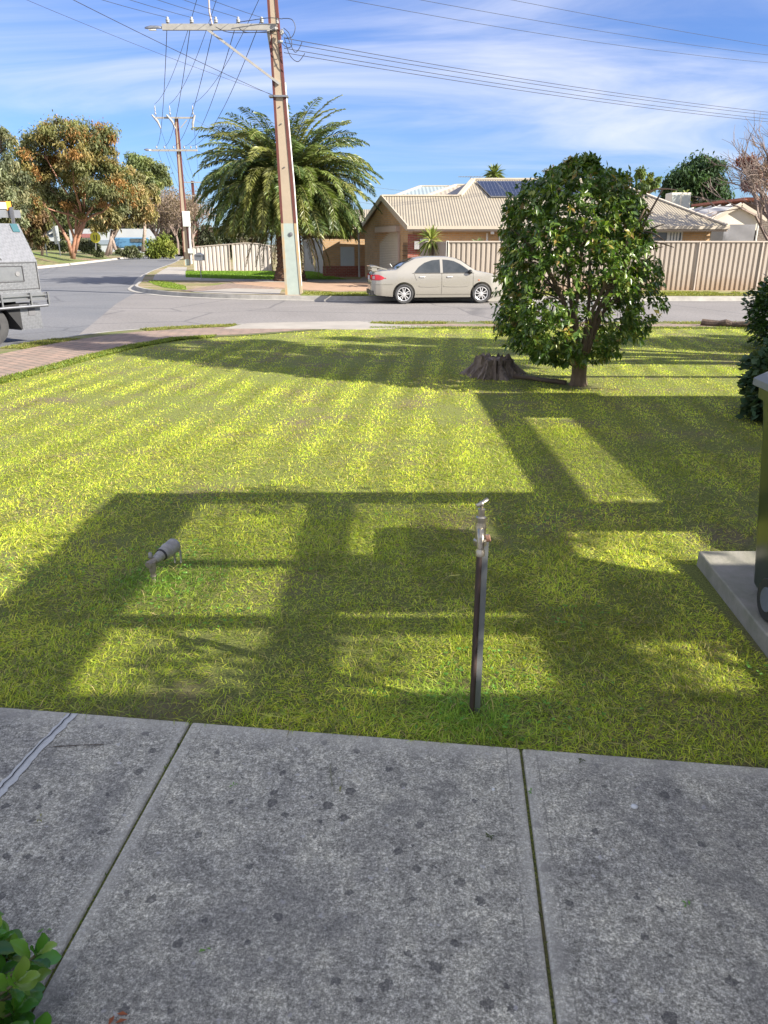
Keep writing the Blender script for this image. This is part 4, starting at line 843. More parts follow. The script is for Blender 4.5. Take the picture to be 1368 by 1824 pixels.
# ============================================================ FENCES
FEN=mat('cream steel fence',(.40,.345,.29),(.36,.31,.265),1.0,.55,bmp=0); FCAP=mat('fence cap',(.48,.41,.35),(.42,.36,.31),2,.5)
def splash(m):
    t=m.node_tree; b=next(n for n in t.nodes if n.type=='BSDF_PRINCIPLED'); src=b.inputs['Base Color'].links[0].from_socket
    g=t.nodes.new('ShaderNodeNewGeometry'); s=t.nodes.new('ShaderNodeSeparateXYZ'); t.links.new(g.outputs['Position'],s.inputs[0])
    n=noise(t,1.1,8,.7,g.outputs['Position']); f=M(t,'SUBTRACT',M(t,'MULTIPLY',n,1.5),M(t,'MULTIPLY',s.outputs[2],1.1)); f=M(t,'MULTIPLY',f,1.0,None,True)
    t.links.new(mixc(t,f,src,(.30,.20,.12)),b.inputs['Base Color'])
splash(FEN)
def ribbed(A,Bp,zb,ztf,name,label,cat,pitch=.19,depth=.035,posts=True,cap=.05,group=None,colr=FEN):
    A=Vector(A);Bp=Vector(Bp);d=(Bp-A);L=d.length;d.normalize();nrm=Vector((d.y,-d.x,0)); T=thing(name,label,cat,(A.x,A.y,zb),0,group)
    k=int(L/pitch); pr=[(0,0),(.50,0),(.62,1),(.88,1),(1.0,0)]; pts=[]
    for i in range(k):
        for q,(a,b) in enumerate(pr[:-1]): pts.append(((i+a)*pitch,b*depth))
    pts.append((k*pitch,0)); n=len(pts); v=[]
    for s,dp in pts: v.append(A+d*s-nrm*dp+Vector((0,0,zb)))
    for s,dp in pts: v.append(A+d*s-nrm*dp+Vector((0,0,ztf(s/L))))
    MB().add(v,[[i,i+1,n+i+1,n+i] for i in range(n-1)]).build('panel',colr,T)
    cp_=[A+d*(L*i/24)+Vector((0,0,ztf(i/24)+.01)) for i in range(25)]
    mb=MB()
    for i in range(24): mb.beam(cp_[i],cp_[i+1],.07,cap)
    mb.build('top_rail',FCAP,T)
    if posts:
        q=0
        while q<L+.1:
            p=A+d*min(q,L); MB().beam(p+Vector((0,0,zb))+nrm*.02,p+nrm*.02+Vector((0,0,ztf(min(1,q/L))+.01)),.05,.05,up=(0,1,0)).build('post',FCAP,T); q+=2.4
    return T
fx0=at(797,430,29.9).x
ribbed((fx0,29.9,0),(40,29.9,0),.0,lambda s:1.76,'steel_fence','long cream ribbed steel fence behind the parked sedan','fence',depth=.045)
MB().box((fx0,29.9,.9),(.09,.09,1.8)).build('corner_post',mat('pale post',(.62,.6,.56),(.55,.53,.5)),bpy.data.objects['steel_fence'])
ribbed((fx0,30.0,0),(fx0-.9,33.0,0),.0,lambda s:1.74,'side_fence','short return panel of cream fence at the yucca','fence',posts=False)
arch=lambda s:1.50+.32*math.sin(PI*(.5*s))**1.2
PG8=mat('pale gate sheet',(.52,.47,.43),(.47,.43,.39),1,.55); GY=52.; gxa=at(346,470,GY).x; gxm=at(415,470,GY).x; gxe=at(492,470,GY).x; gzs=[at(346,441,GY).z,at(415,435,GY).z,at(492,441,GY).z]
ribbed((gxa,GY,0),(gxm-.03,GY,0),.0,lambda s:gzs[0]+(gzs[1]-gzs[0])*s**.8,'cream_gate','left leaf of the arched cream steel gates behind the white mailbox','gate',pitch=.26,depth=.06,group='arched gates',colr=PG8)
ribbed((gxm+.03,GY,0),(gxe,GY,0),.0,lambda s:gzs[1]-(gzs[1]-gzs[2])*s**2+.10*math.sin(PI*s),'cream_gate','right leaf of the arched cream steel gates left of the palm trunk','gate',pitch=.26,depth=.06,group='arched gates',colr=PG8)
a=at(545,470,GY).x; b2=at(588,470,GY-6).x
ribbed((a,GY-1,0),(b2,GY-6,0),.0,lambda s:1.85+.12*math.sin(PI*s),'shaded_gate','steel gate right of the palm trunk with its shade coloured grey','gate',pitch=.26,depth=.06,colr=mat('shaded steel sheet',(.34,.33,.32),(.28,.27,.26),2,.55))  # the panel's shade is put into this darker grey
# mailbox
mbp=Vector((-9.2,39.2,0)); q=at(355,456,39.2); T=thing('mailbox','white letterbox on a thin post in front of the cream gates','mailbox',(q.x,39.2,0))
MB().tube([(q.x+.02,39.2,0),(q.x,39.2,.95)],.025,8).build('post',GALV,T)
WH=mat('white enamel',(.68,.68,.64),(.58,.58,.55),3,.5)
MB().prism([(q.x-.22,39.0,.9),(q.x+.22,39.0,.9),(q.x+.22,39.0,1.17),(q.x,39.0,1.28),(q.x-.22,39.0,1.17)],(0,.4,0)).build('box',WH,T,bevel=.01)
MB().box((q.x,38.98,1.12),(.30,.02,.03)).build('letter_slot',BK,T)
q=at(305,444,46); 

# ============================================================ HOUSE
YB=(.60,.38,.19); YB2=(.50,.31,.155)
nc=Vector((1.25,33.75,0)); fc=Vector((-1.0,41.3,0)); gdir=(fc-nc).normalized(); gang=math.atan2(gdir.y,gdir.x)
BR=brick_mat('cream brick front',0,YB,YB2,(.50,.40,.28)); BRG=brick_mat('cream brick gable',gang,YB,YB2,(.46,.38,.28)); RED=brick_mat('red base brick',0,(.34,.10,.07),(.26,.08,.06),(.3,.2,.15))
RM=roof_mat('cream corrugated roof',(.31,.27,.20),(.265,.23,.17),0,pitch=.12); TRIM=mat('cream trim',(.50,.44,.35),(.45,.395,.32),2,.5); TRIMD=mat('soffit trim',(.50,.42,.36),(.46,.39,.33),2,.5)
HS=thing('brick_house','low cream brick house with corrugated cream roof and solar panels','house',(6,36,0))
xR=14.0
MB().prism([(nc.x,nc.y,0),(xR,33.9,0),(xR,33.75+7,0),(12,41.2,0),(fc.x,fc.y,0)],(0,0,2.42)).build('wall',BR,HS)
# gable wall (oblique left end)
gn=Vector((gdir.y,-gdir.x,0)); gn=-gn if gn.x>0 else gn
zE=2.40; apx=Vector((-.02,37.55,3.74))
off3=gn*.012
MB().add([nc+off3,fc+off3,fc+off3+Vector((0,0,zE)),Vector((apx.x,apx.y,3.66))+off3,nc+off3+Vector((0,0,zE))],[[0,1,2,3,4]]).build('gable_wall',BRG,HS)
# roof planes
eL=Vector((1.02,33.3,2.36)); eR=Vector((14.45,33.3,2.40)); A_=Vector((-.10,37.5,3.78)); B1=at(818,353,37.5); B1=Vector((B1.x,37.5,3.78)); ML_=at(843,320,40.2); ML_.z=4.69; MR_=at(1080,321,40.2); MR_.z=4.69
eBR=Vector((14.45,47,2.40)); fL=Vector((-1.35,41.8,2.36))
th=.05
mb=MB()
mb.add([eL,eR,MR_,ML_,B1,A_],[[0,1,2,3,4,5]])
mb.add([eR,eBR,MR_],[[0,1,2]])
mb.add([A_,B1,Vector((3.8,41.6,2.4)),fL],[[0,1,2,3]])
mb.add([ML_,MR_,eBR,Vector((2.5,47,2.4))],[[0,1,2,3]])
mb.add([ML_,Vector((2.5,47,2.4)),Vector((.9,41,2.9)),B1],[[0,1,2,3]])
mb.build('roof',RM,HS)
mb=MB()
mb.beam(A_+Vector((0,0,.03)),B1+Vector((0,0,.03)),.22,.07); mb.beam(B1+Vector((0,0,.03)),ML_+Vector((0,0,.03)),.22,.08); mb.beam(ML_+Vector((0,0,.03)),MR_+Vector((0,0,.03)),.22,.08); mb.beam(MR_+Vector((0,0,.03)),eR+Vector((0,0,.03)),.2,.06)
mb.build('ridge_cap',TRIM,HS)
mb=MB(); mb.beam(A_+Vector((-.03,0,-.06)),eL+Vector((-.03,0,-.06)),.05,.24); mb.beam(A_+Vector((-.03,0,-.06)),fL+Vector((-.03,0,-.06)),.05,.24); mb.build('barge_board',TRIM,HS)
mb=MB(); mb.box(((eL.x+eR.x)/2,33.25,2.33),(eR.x-eL.x+.1,.12,.13)); mb.build('gutter',TRIM,HS)
MB().box(((eL.x+eR.x)/2,33.5,2.22),(eR.x-eL.x,.45,.05)).build('soffit',TRIMD,HS)
MB().box(((eL.x+eR.x)/2,33.32,2.225),(eR.x-eL.x,.03,.10)).build('fascia',TRIMD,HS)
mb=MB().box(at(877,412,33.4),(.14,.14,.22)); mb.tube([at(868,415,33.65),(at(868,415,33.65).x,33.65,0)],.045,8); mb.build('downpipe',WH,HS)
# gable: roller shutter with box, on the gable wall; position by fraction along the wall
def gp(s,z,o=.03): return nc+gdir*s+gn*o+Vector((0,0,z))
SH=mat('cream roller shutter',(.58,.52,.42),(.52,.46,.38),3,.5)
def along(px):   # where a sight line meets the gable wall
    u=(px-684)/FP
    best=min(np.linspace(0,8,400),key=lambda s:abs((nc+gdir*s).x/((nc+gdir*s).y*math.cos(_p)+.3*math.sin(_p))-u)); return best
s1=along(712); s2=along(678)
mb=MB(); zt=2.2
nsl=26
for i in range(nsl):
    z0=.25+(zt-.25)*i/nsl; z1=.25+(zt-.25)*(i+.82)/nsl; mb.add([gp(s1,z0,.05),gp(s2,z0,.05),gp(s2,z1,.06),gp(s1,z1,.06)],[[0,1,2,3]]); mb.add([gp(s1,z1,.06),gp(s2,z1,.06),gp(s2,z0+(zt-.25)/nsl,.05),gp(s1,z0+(zt-.25)/nsl,.05)],[[0,1,2,3]])
mb.build('roller_shutter',SH,HS)
MB().prism([gp(s1-.15,2.2,.02),gp(s2+.2,2.2,.02),gp(s2+.2,2.45,.02),gp(s1-.15,2.45,.02)],gn*.22).build('shutter_box',TRIMD,HS)
MB().prism([gp(s1,0,.03),gp(s1-.12,0,.03),gp(s1-.12,2.2,.03),gp(s1,2.2,.03)],gn*.08).build('shutter_guide',TRIMD,HS)
# red brick pier, meter box, white panel on the front wall near the yucca
def fq(px0,py0,px1,py1,Y,d=.04):
    a=at(px0,py1,Y);b=at(px1,py0,Y); return MB().box(((a.x+b.x)/2,Y,(a.z+b.z)/2),(abs(b.x-a.x),d,abs(b.z-a.z)))
fq(726,417,757,470,33.72).build('red_brick_pier',RED,HS)
fq(748,425,770,445,33.6,.1).build('white_panel',WH,HS)
fq(738,430,747,444,33.6,.12).build('meter_box',mat('grey meter box',(.38,.38,.38)),HS)
mb=MB()
for i in range(7): mb.beam(gp(.2+.17*i,.9,.05),gp(.2+.17*i,1.75,.05),.02,.02)
for z in(1.0,1.2,1.4,1.6): mb.beam(gp(.1,z,.05),gp(1.35,z,.05),.02,.02)
mb.build('garden_lattice',mat('dark trellis',(.10,.055,.035)),HS)
# front windows (right part)
GLS=mat('window glass',(.06,.08,.09),(.10,.11,.11),1,.12)
def window(px0,px1,py0,Y,blind):
    a=at(px0,py0,Y);b=at(px1,py0,Y); z1=a.z; z0=.9; T=MB()
    fr=MB()
    for x in(a.x,(a.x+b.x)/2,b.x): fr.box((x,Y,(z0+z1)/2),(.05,.06,z1-z0))
    for z in(z0,z1): fr.box(((a.x+b.x)/2,Y-.004,z),(b.x-a.x+.05,.06,.05))
    w=fr.build('window',WH,HS)
    MB().box(((a.x+b.x)/2,Y+.03,(z0+z1)/2),(b.x-a.x,.01,z1-z0)).build('pane',GLS,w)
    if blind:
        bl=MB(); k=int((b.x-a.x)/2/.13)
        for i in range(k): bl.box(((a.x+b.x)/2+.07+i*.13,Y+.015,(z0+z1)/2),(.085,.008,z1-z0-.05),0)
        bl.build('blind',mat('white blind',(.66,.66,.6),(.58,.58,.54),3,.6),w)
window(1165,1215,413,33.68,True); window(890,935,417,33.68,False)
fq(1080,404,1231,412,33.5,.3).build('window_hood',TRIMD,HS)
fq(1255,404,1260,440,33.6,.06).build('corner_downpipe',TRIM,HS)
fq(1262,404,1268,440,33.6,.06).build('corner_downpipe',TRIM,HS)
# left wing with shutter window and red base
WG=MB().box((-1.8,44.8,1.25),(3.0,5,2.5)).build('left_wing_wall',brick_mat('wing brick',0,YB,YB2,(.46,.38,.28)),HS)
MB().box((-1.8,42.27,.28),(3.04,.08,.56)).build('red_brick_base',RED,HS)
fq(607,440,631,478,42.26).build('window_shutter',mat('pale blue shutter',(.50,.56,.60),(.44,.5,.54),2,.5),HS)
fq(604,477,634,484,42.22,.14).build('window_sill',RED,HS)
mb=MB(); mb.add([(-3.6,41.9,2.45),(-.1,41.9,2.45),(-.3,44.8,3.5),(-1.8,44.8,3.5),(-3.6,47.4,2.45)],[[0,1,2,3],[0,3,4]]); mb.build('wing_roof',RM,HS)
for px in(640,652): 
    q=at(px,485,41.6); MB().tube([(q.x,41.6,0),(q.x,41.6,2.4)],.05,8).build('porch_post',mat('porch post',(.5,.5,.48)),HS)
# solar panels on the front plane
pn=(ML_-eL).cross(MR_-eL)
def roofpt(px,py,lift=.10):
    # sight line meets the front roof plane
    o=Vector((0,0,EYE)); u=(px-684)/FP; v=(py-912)/FP; d=Vector((u,math.cos(_p)-v*math.sin(_p),-math.sin(_p)-v*math.cos(_p))); n=(eR-eL).cross(MR_-eL).normalized()
    if n.z<0: n=-n
    k=(eL-o).dot(n)/d.dot(n); return o+d*k+n*lift
m,t,b,o_=new_mat('solar cells'); g=t.nodes.new('ShaderNodeNewGeometry'); s=t.nodes.new('ShaderNodeSeparateXYZ'); t.links.new(g.outputs['Position'],s.inputs[0])
l1=M(t,'LESS_THAN',M(t,'ABSOLUTE',M(t,'SUBTRACT',M(t,'MODULO',s.outputs[0],.17),.085)),.008); l2=M(t,'LESS_THAN',M(t,'ABSOLUTE',M(t,'SUBTRACT',M(t,'MODULO',s.outputs[1],.16),.08)),.008)
t.links.new(mixc(t,M(t,'MULTIPLY',M(t,'MAXIMUM',l1,l2),.7),(.012,.015,.028),(.16,.17,.20)),b.inputs['Base Color']); b.inputs['Roughness'].default_value=.15; SOL=m
qd=[(847,326),(882,326),(917,326),(952,326),(987,326),(1022,326)]; qb=[(874,354),(908,354),(941,354),(976,354),(1010,354),(1045,354)]
for i in range(5):
    a=roofpt(*qd[i]);b2=roofpt(*qd[i+1]);c2=roofpt(*qb[i+1]);d2=roofpt(*qb[i]); ce=(a+b2+c2+d2)/4; S_=thing('solar_panel',['leftmost solar panel on the cream roof','second solar panel from the left on the cream roof','third solar panel from the left on the cream roof','solar panel at the left edge of the round tree crown','solar panel hidden mostly by the round tree'][i],'solar panel',ce,0,'solar panels on the cream roof')
    nn=(b2-a).cross(d2-a).normalized(); nn=nn if nn.z>0 else -nn; k=.96
    q4=[ce+(p-ce)*.98 for p in(a,b2,c2,d2)]; MB().prism(q4,-nn*.05).build('frame',GALV,S_)
    q4=[ce+(p-ce)*.92+nn*.004 for p in(a,b2,c2,d2)]; MB().add(q4,[[0,1,2,3]]).build('cells',SOL,S_)
# cooler on the roof, aerial
q=at(1207,355,42.5); T=thing('evaporative_cooler','cream evaporative cooler box behind the right hip of the roof','cooler',(q.x,42.5,q.z-.6))
MB().box((q.x,42.5,q.z-.15),(1.05,.9,.9)).build('cabinet',mat('cream cooler plastic',(.66,.62,.52),(.6,.56,.47),2,.5),T,bevel=.04)
for sx in(-.26,.26): MB().box((q.x+sx,42.04,q.z-.12),(.42,.03,.62)).build('louvre',mat('louvre grey',(.42,.45,.42),(.34,.36,.34)),T)
MB().box((q.x,42.5,q.z-.85),(.7,.7,.7)).build('duct',TRIMD,T)
q=at(838,316,43); T=thing('tv_aerial','thin television aerial above the left end of the main ridge','aerial',(q.x,43,3.8))
MB().tube([(q.x,43,3.4),(q.x,43,q.z+.05)],.02,6).build('mast',GALV,T)
mb=MB().tube([at(816,315,43),at(860,315,43)],.015,5)
for k in range(9): c3=at(820+k*5,315,43); mb.tube([c3+Vector((0,-.25,0)),c3+Vector((0,.25,0))],.01,4)
mb.build('boom',GALV,T)
# roofs behind
def backhouse(name,label,ridge,eave,Y,depth,mt,wallm,zw,hip=.5):
    a=at(ridge[0],ridge[2],Y+depth/2);b=at(ridge[1],ridge[2],Y+depth/2); e0=at(eave[0],eave[2],Y); e1=at(eave[1],eave[2],Y); z=e0.z; T=thing(name,label,'house',((e0.x+e1.x)/2,Y,0))
    e2=Vector((e1.x,Y+depth,z)); e3=Vector((e0.x,Y+depth,z)); e1.z=z; b.z=a.z
    MB().add([e0,e1,e2,e3,a,b],[[0,1,5,4],[1,2,5],[2,3,4,5],[3,0,4]]).build('roof',mt,T)
    mb=MB()
    for p,q in((e0,a),(e1,b),(a,b)): mb.beam(p+Vector((0,0,.03)),q+Vector((0,0,.03)),.25,.08)
    mb.build('ridge_cap',TRIM,T)
    MB().box(((e0.x+e1.x)/2,Y+depth/2,z/2-.02),(e1.x-e0.x-.8,depth-.8,z-.04)).build('wall',wallm,T); return T
GRF=roof_mat('grey green roof',(.30,.36,.36),(.26,.31,.32),0,pitch=.3)
backhouse('far_house','grey green hip roofed house showing left of the cream ridge',(749,800,332),(695,860,352),60,9,GRF,BR,0)
backhouse('rear_house','darker cream hip roof between the two ridges behind the brick house',(812,850,330),(757,900,350),50,7,roof_mat('tan back roof',(.36,.31,.24),(.32,.27,.21),0,.3),BR,0)
# garage at right with white gable and shade cloth
G=thing('white_garage','white gabled garage behind the right end of the fence','garage',(at(1290,430,38).x,38,0))
gy=38; ap=at(1318,364,gy); le=at(1270,394,gy); re=at(1356,390,gy); re2=at(1352,397,gy)
le=at(1262,396,gy)
mb=MB().add([Vector((le.x,gy,0)),Vector((re.x-.12,gy,0)),Vector((re.x-.12,gy,re.z-.05)),ap+Vector((0,0,-.05)),Vector((le.x,gy,le.z))],[[0,1,2,3,4]]); mb.prism([Vector((le.x,gy,0)),Vector((re.x-.12,gy,0)),Vector((re.x-.12,gy,2.3)),Vector((le.x,gy,2.3))],(0,6,0)); mb.build('wall',mat('cream sheet wall',(.70,.64,.52),(.64,.58,.47),2,.5),G)
RG=roof_mat('pale ribbed roof',(.56,.54,.50),(.48,.46,.43),0,pitch=.45)
ar=at(1165,368,gy+9)
mb=MB().add([ap+Vector((0,-.2,0)),Vector((ap.x-.5,gy+9,ap.z)),Vector((le.x-3.2,gy+9,le.z-.02)),le+Vector((-.25,-.2,-.02))],[[0,1,2,3]]); mb.add([ap+Vector((0,-.2,0)),re+Vector((.15,-.2,0)),re+Vector((-.3,9,0)),Vector((ap.x-.5,gy+9,ap.z))],[[0,1,2,3]]); mb.build('roof',RG,G)
mb=MB(); 
for i in range(9): a=ap.lerp(Vector((ap.x-.5,gy+9,ap.z)),i/9)+Vector((0,-.1,.05)); mb.beam(a,le.lerp(Vector((le.x-3.2,gy+9,le.z)),i/9)+Vector((-.2,-.1,.05)),.06,.06)
mb.build('roof_rib',WH,G)
mb=MB(); mb.beam(ap+Vector((0,-.22,-.02)),re+Vector((.17,-.22,-.05)),.05,.16); mb.beam(ap+Vector((0,-.22,-.02)),le+Vector((-.2,-.22,-.05)),.05,.16); mb.build('barge_board',TRIM,G)
a=at(1351,395,gy-.3); MB().tube([(a.x,gy-.3,0),(a.x,gy-.3,a.z)],.045,6).build('post',WH,G)
q0=at(1280,400,37.4);q1=at(1347,398,37.4); mb=MB(); n=30
for i in range(n):
    pass
V=[];rr=14
for j in range(rr):
    for i in range(n): V.append(Vector((q0.x+(q1.x-q0.x)*i/(n-1)+(0.02*math.sin(j*2.2) if i==0 else 0),37.4+.04*math.sin(j*1.5+i*.25)*(1 if i<8 else .3),.2+(q0.z-.2)*j/(rr-1))))
mb.add(V,[[j*n+i,j*n+i+1,(j+1)*n+i+1,(j+1)*n+i] for j in range(rr-1) for i in range(n-1)]); tag(mb.build('shade_cloth',mat('grey shade cloth',(.20,.20,.21),(.17,.17,.18),2,.9),smooth=True),'grey shade cloth hanging in front of the white garage','shade cloth')
q=at(1272,415,36.8); MB_=MB().box((q.x,36.9,1.15),(.75,.5,2.3)); tag(MB_.build('black_cage',mat('black mesh frame',(.03,.03,.035),(.05,.05,.05),5,.6)),'dark covered frame between brick house corner and shade cloth','frame')
q=at(1372,380,41); DB=MB().box((q.x+3.0,44,1.8),(7.5,6,3.9)); T=thing('dark_brick_house','dark brown brick building at the right edge behind the fence','house',(q.x+3,44,0)); DB.build('wall',brick_mat('dark brown brick',0,(.12,.09,.075),(.075,.06,.052),(.2,.18,.16)),T)
MB().box((q.x+2.6,43.8,3.82),(8.6,7,.12)).build('roof',mat('terracotta roof',(.35,.12,.07),(.25,.09,.06)),T)

# ============================================================ PARKED SEDAN
CAR=thing('parked_sedan','pale gold four door sedan with boot spoiler parked at the far kerb','car',(0,0,0))
car_yaw=R(7)
PAINT=mat('champagne paint',(.40,.378,.33),(.39,.368,.32),2,.26,.45,spec=.5,coat=.6)
CARG=mat('car glass',(.02,.026,.03),(.06,.065,.07),1.2,.05,0,spec=.7); CHR=mat('silver wheel',(.72,.72,.72),(.66,.66,.66),5,.3,.6); TYR=mat('tyre rubber',(.028,.028,.03),(.045,.045,.045),12,.75); RDL=mat('red lamp',(.50,.02,.03),(.38,.02,.03),3,.12,coat=.5); BLK=mat('black trim',(.012,.012,.013),(.02,.02,.02),4,.5); SEAM=mat('seam shadow gap',(.10,.09,.075),(.08,.07,.06))
ts=np.array([0,.03,.10,.35,.62,.78,1.05,1.40,1.70,2.05,2.45,2.72,2.90,3.30,3.42,3.75,4.10,4.30,4.42,4.47])
tz=np.array([.62,.90,.985,1.025,1.04,1.055,1.24,1.395,1.435,1.445,1.435,1.395,1.325,1.065,1.01,.955,.88,.80,.68,.55])
def ztop(s): return float(np.interp(s,ts,tz))
def zbot(s): return float(np.interp(s,[0,.15,.5,1,3.6,4.2,4.47],[.36,.27,.24,.20,.20,.22,.30]))
def halfw(s,z):
    pl=np.interp(s,[0,.08,.3,.8,1.5,3.2,3.9,4.25,4.42,4.47],[.60,.72,.80,.84,.847,.847,.825,.74,.60,.48])
    zf=np.interp(z,[.2,.32,.45,.62,.80,.92,1.02,1.15,1.30,1.40,1.46],[.93,.975,.995,1.0,.985,.965,.925,.86,.775,.70,.62]); return float(pl*zf)
NS=90; mb=MB(); V=[]; nr=19
SS=[4.47*i/(NS-1) for i in range(NS)]
for s in SS:
    zb,zt_=zbot(s),ztop(s); half=[]
    half.append((0,zb)); half.append((halfw(s,zb)*.8,zb))
    for k in range(12):
        q=k/11; z=zb+(zt_-zb-.035)*q; half.append((halfw(s,z),z))
    w=halfw(s,zt_-.035); half+= [(w*.965,zt_-.014),(w*.86,zt_-.003+.0),(w*.6,zt_+.006),(w*.3,zt_+.012),(0,zt_+.014)]
    V+=[Vector((s,-a,z)) for a,z in half]+[Vector((s,a,z)) for a,z in half[-2:0:-1]]
m_=len(V)//NS
mb.v=V; mb.f=[[i*m_+k,i*m_+(k+1)%m_,(i+1)*m_+(k+1)%m_,(i+1)*m_+k] for i in range(NS-1) for k in range(m_)]+[list(range(m_)),[(NS-1)*m_+k for k in range(m_)][::-1]]
body=mb.build('body',PAINT,CAR,smooth=True,world=False)
WS=(1.03,3.565); RW=.305
for s in WS:
    cu=MB().lathe((s,-1.2,RW),[(0,0),(.365,0),(.365,2.4),(0,2.4)],(0,1,0),40); cb_=MB(); 
    for side in(-1,1):
        c_=MB().lathe((s,side*.60,RW+.01),[(0,0),(.362,0),(.362,.5),(0,.5)],(0,side,0),40).build('tmp',None,CAR,world=False)
        bm=bmesh.new(); bm.from_mesh(c_.data); bmesh.ops.remove_doubles(bm,verts=bm.verts,dist=1e-3); bmesh.ops.recalc_face_normals(bm,faces=bm.faces); bm.to_mesh(c_.data); bm.free()
        bm=bmesh.new(); bm.from_mesh(body.data); bmesh.ops.recalc_face_normals(bm,faces=bm.faces); bm.to_mesh(body.data); bm.free()
        md=body.modifiers.new('b','BOOLEAN'); md.operation='DIFFERENCE'; md.object=c_; md.solver='EXACT'
        bpy.context.view_layer.update(); dg=bpy.context.evaluated_depsgraph_get(); me=bpy.data.meshes.new_from_object(body.evaluated_get(dg)); body.modifiers.clear(); body.data=me; bpy.data.objects.remove(c_)
body.data.materials.clear(); body.data.materials.append(PAINT); md=body.modifiers.new('es','EDGE_SPLIT'); md.split_angle=R(35)
for p in body.data.polygons: p.use_smooth=True; p.material_index=0
mb=MB()
for s in WS: mb.box((s,0,.42),(.7,1.16,.42))
mb.build('wheel_well',BLK,CAR,world=False)
def sidepatch(cols,side=-1,off=.006,rows_=5):
    """cols: list of (s,z0,z1)"""
    V=[];n=len(cols)
    for s,z0,z1 in cols:
        for r in range(rows_): z=z0+(z1-z0)*r/(rows_-1); V.append(Vector((s,side*(halfw(s,z)+off),z)))
    return MB().add(V,[[i*rows_+r,i*rows_+r+1,(i+1)*rows_+r+1,(i+1)*rows_+r] for i in range(n-1) for r in range(rows_-1)])
def win(s0,s1,lo,hi,n=16): return [(s,lo(s),max(lo(s)+.004,hi(s))) for s in np.linspace(s0,s1,n)]
lo=lambda s:.955+.0*(s); hi1=lambda s:float(np.interp(s,[1.36,1.50,1.70,1.95,2.20],[.965,1.13,1.26,1.335,1.355])); hi2=lambda s:float(np.interp(s,[2.28,2.45,2.65,2.85,3.05,3.22],[1.355,1.345,1.31,1.22,1.09,.965]))
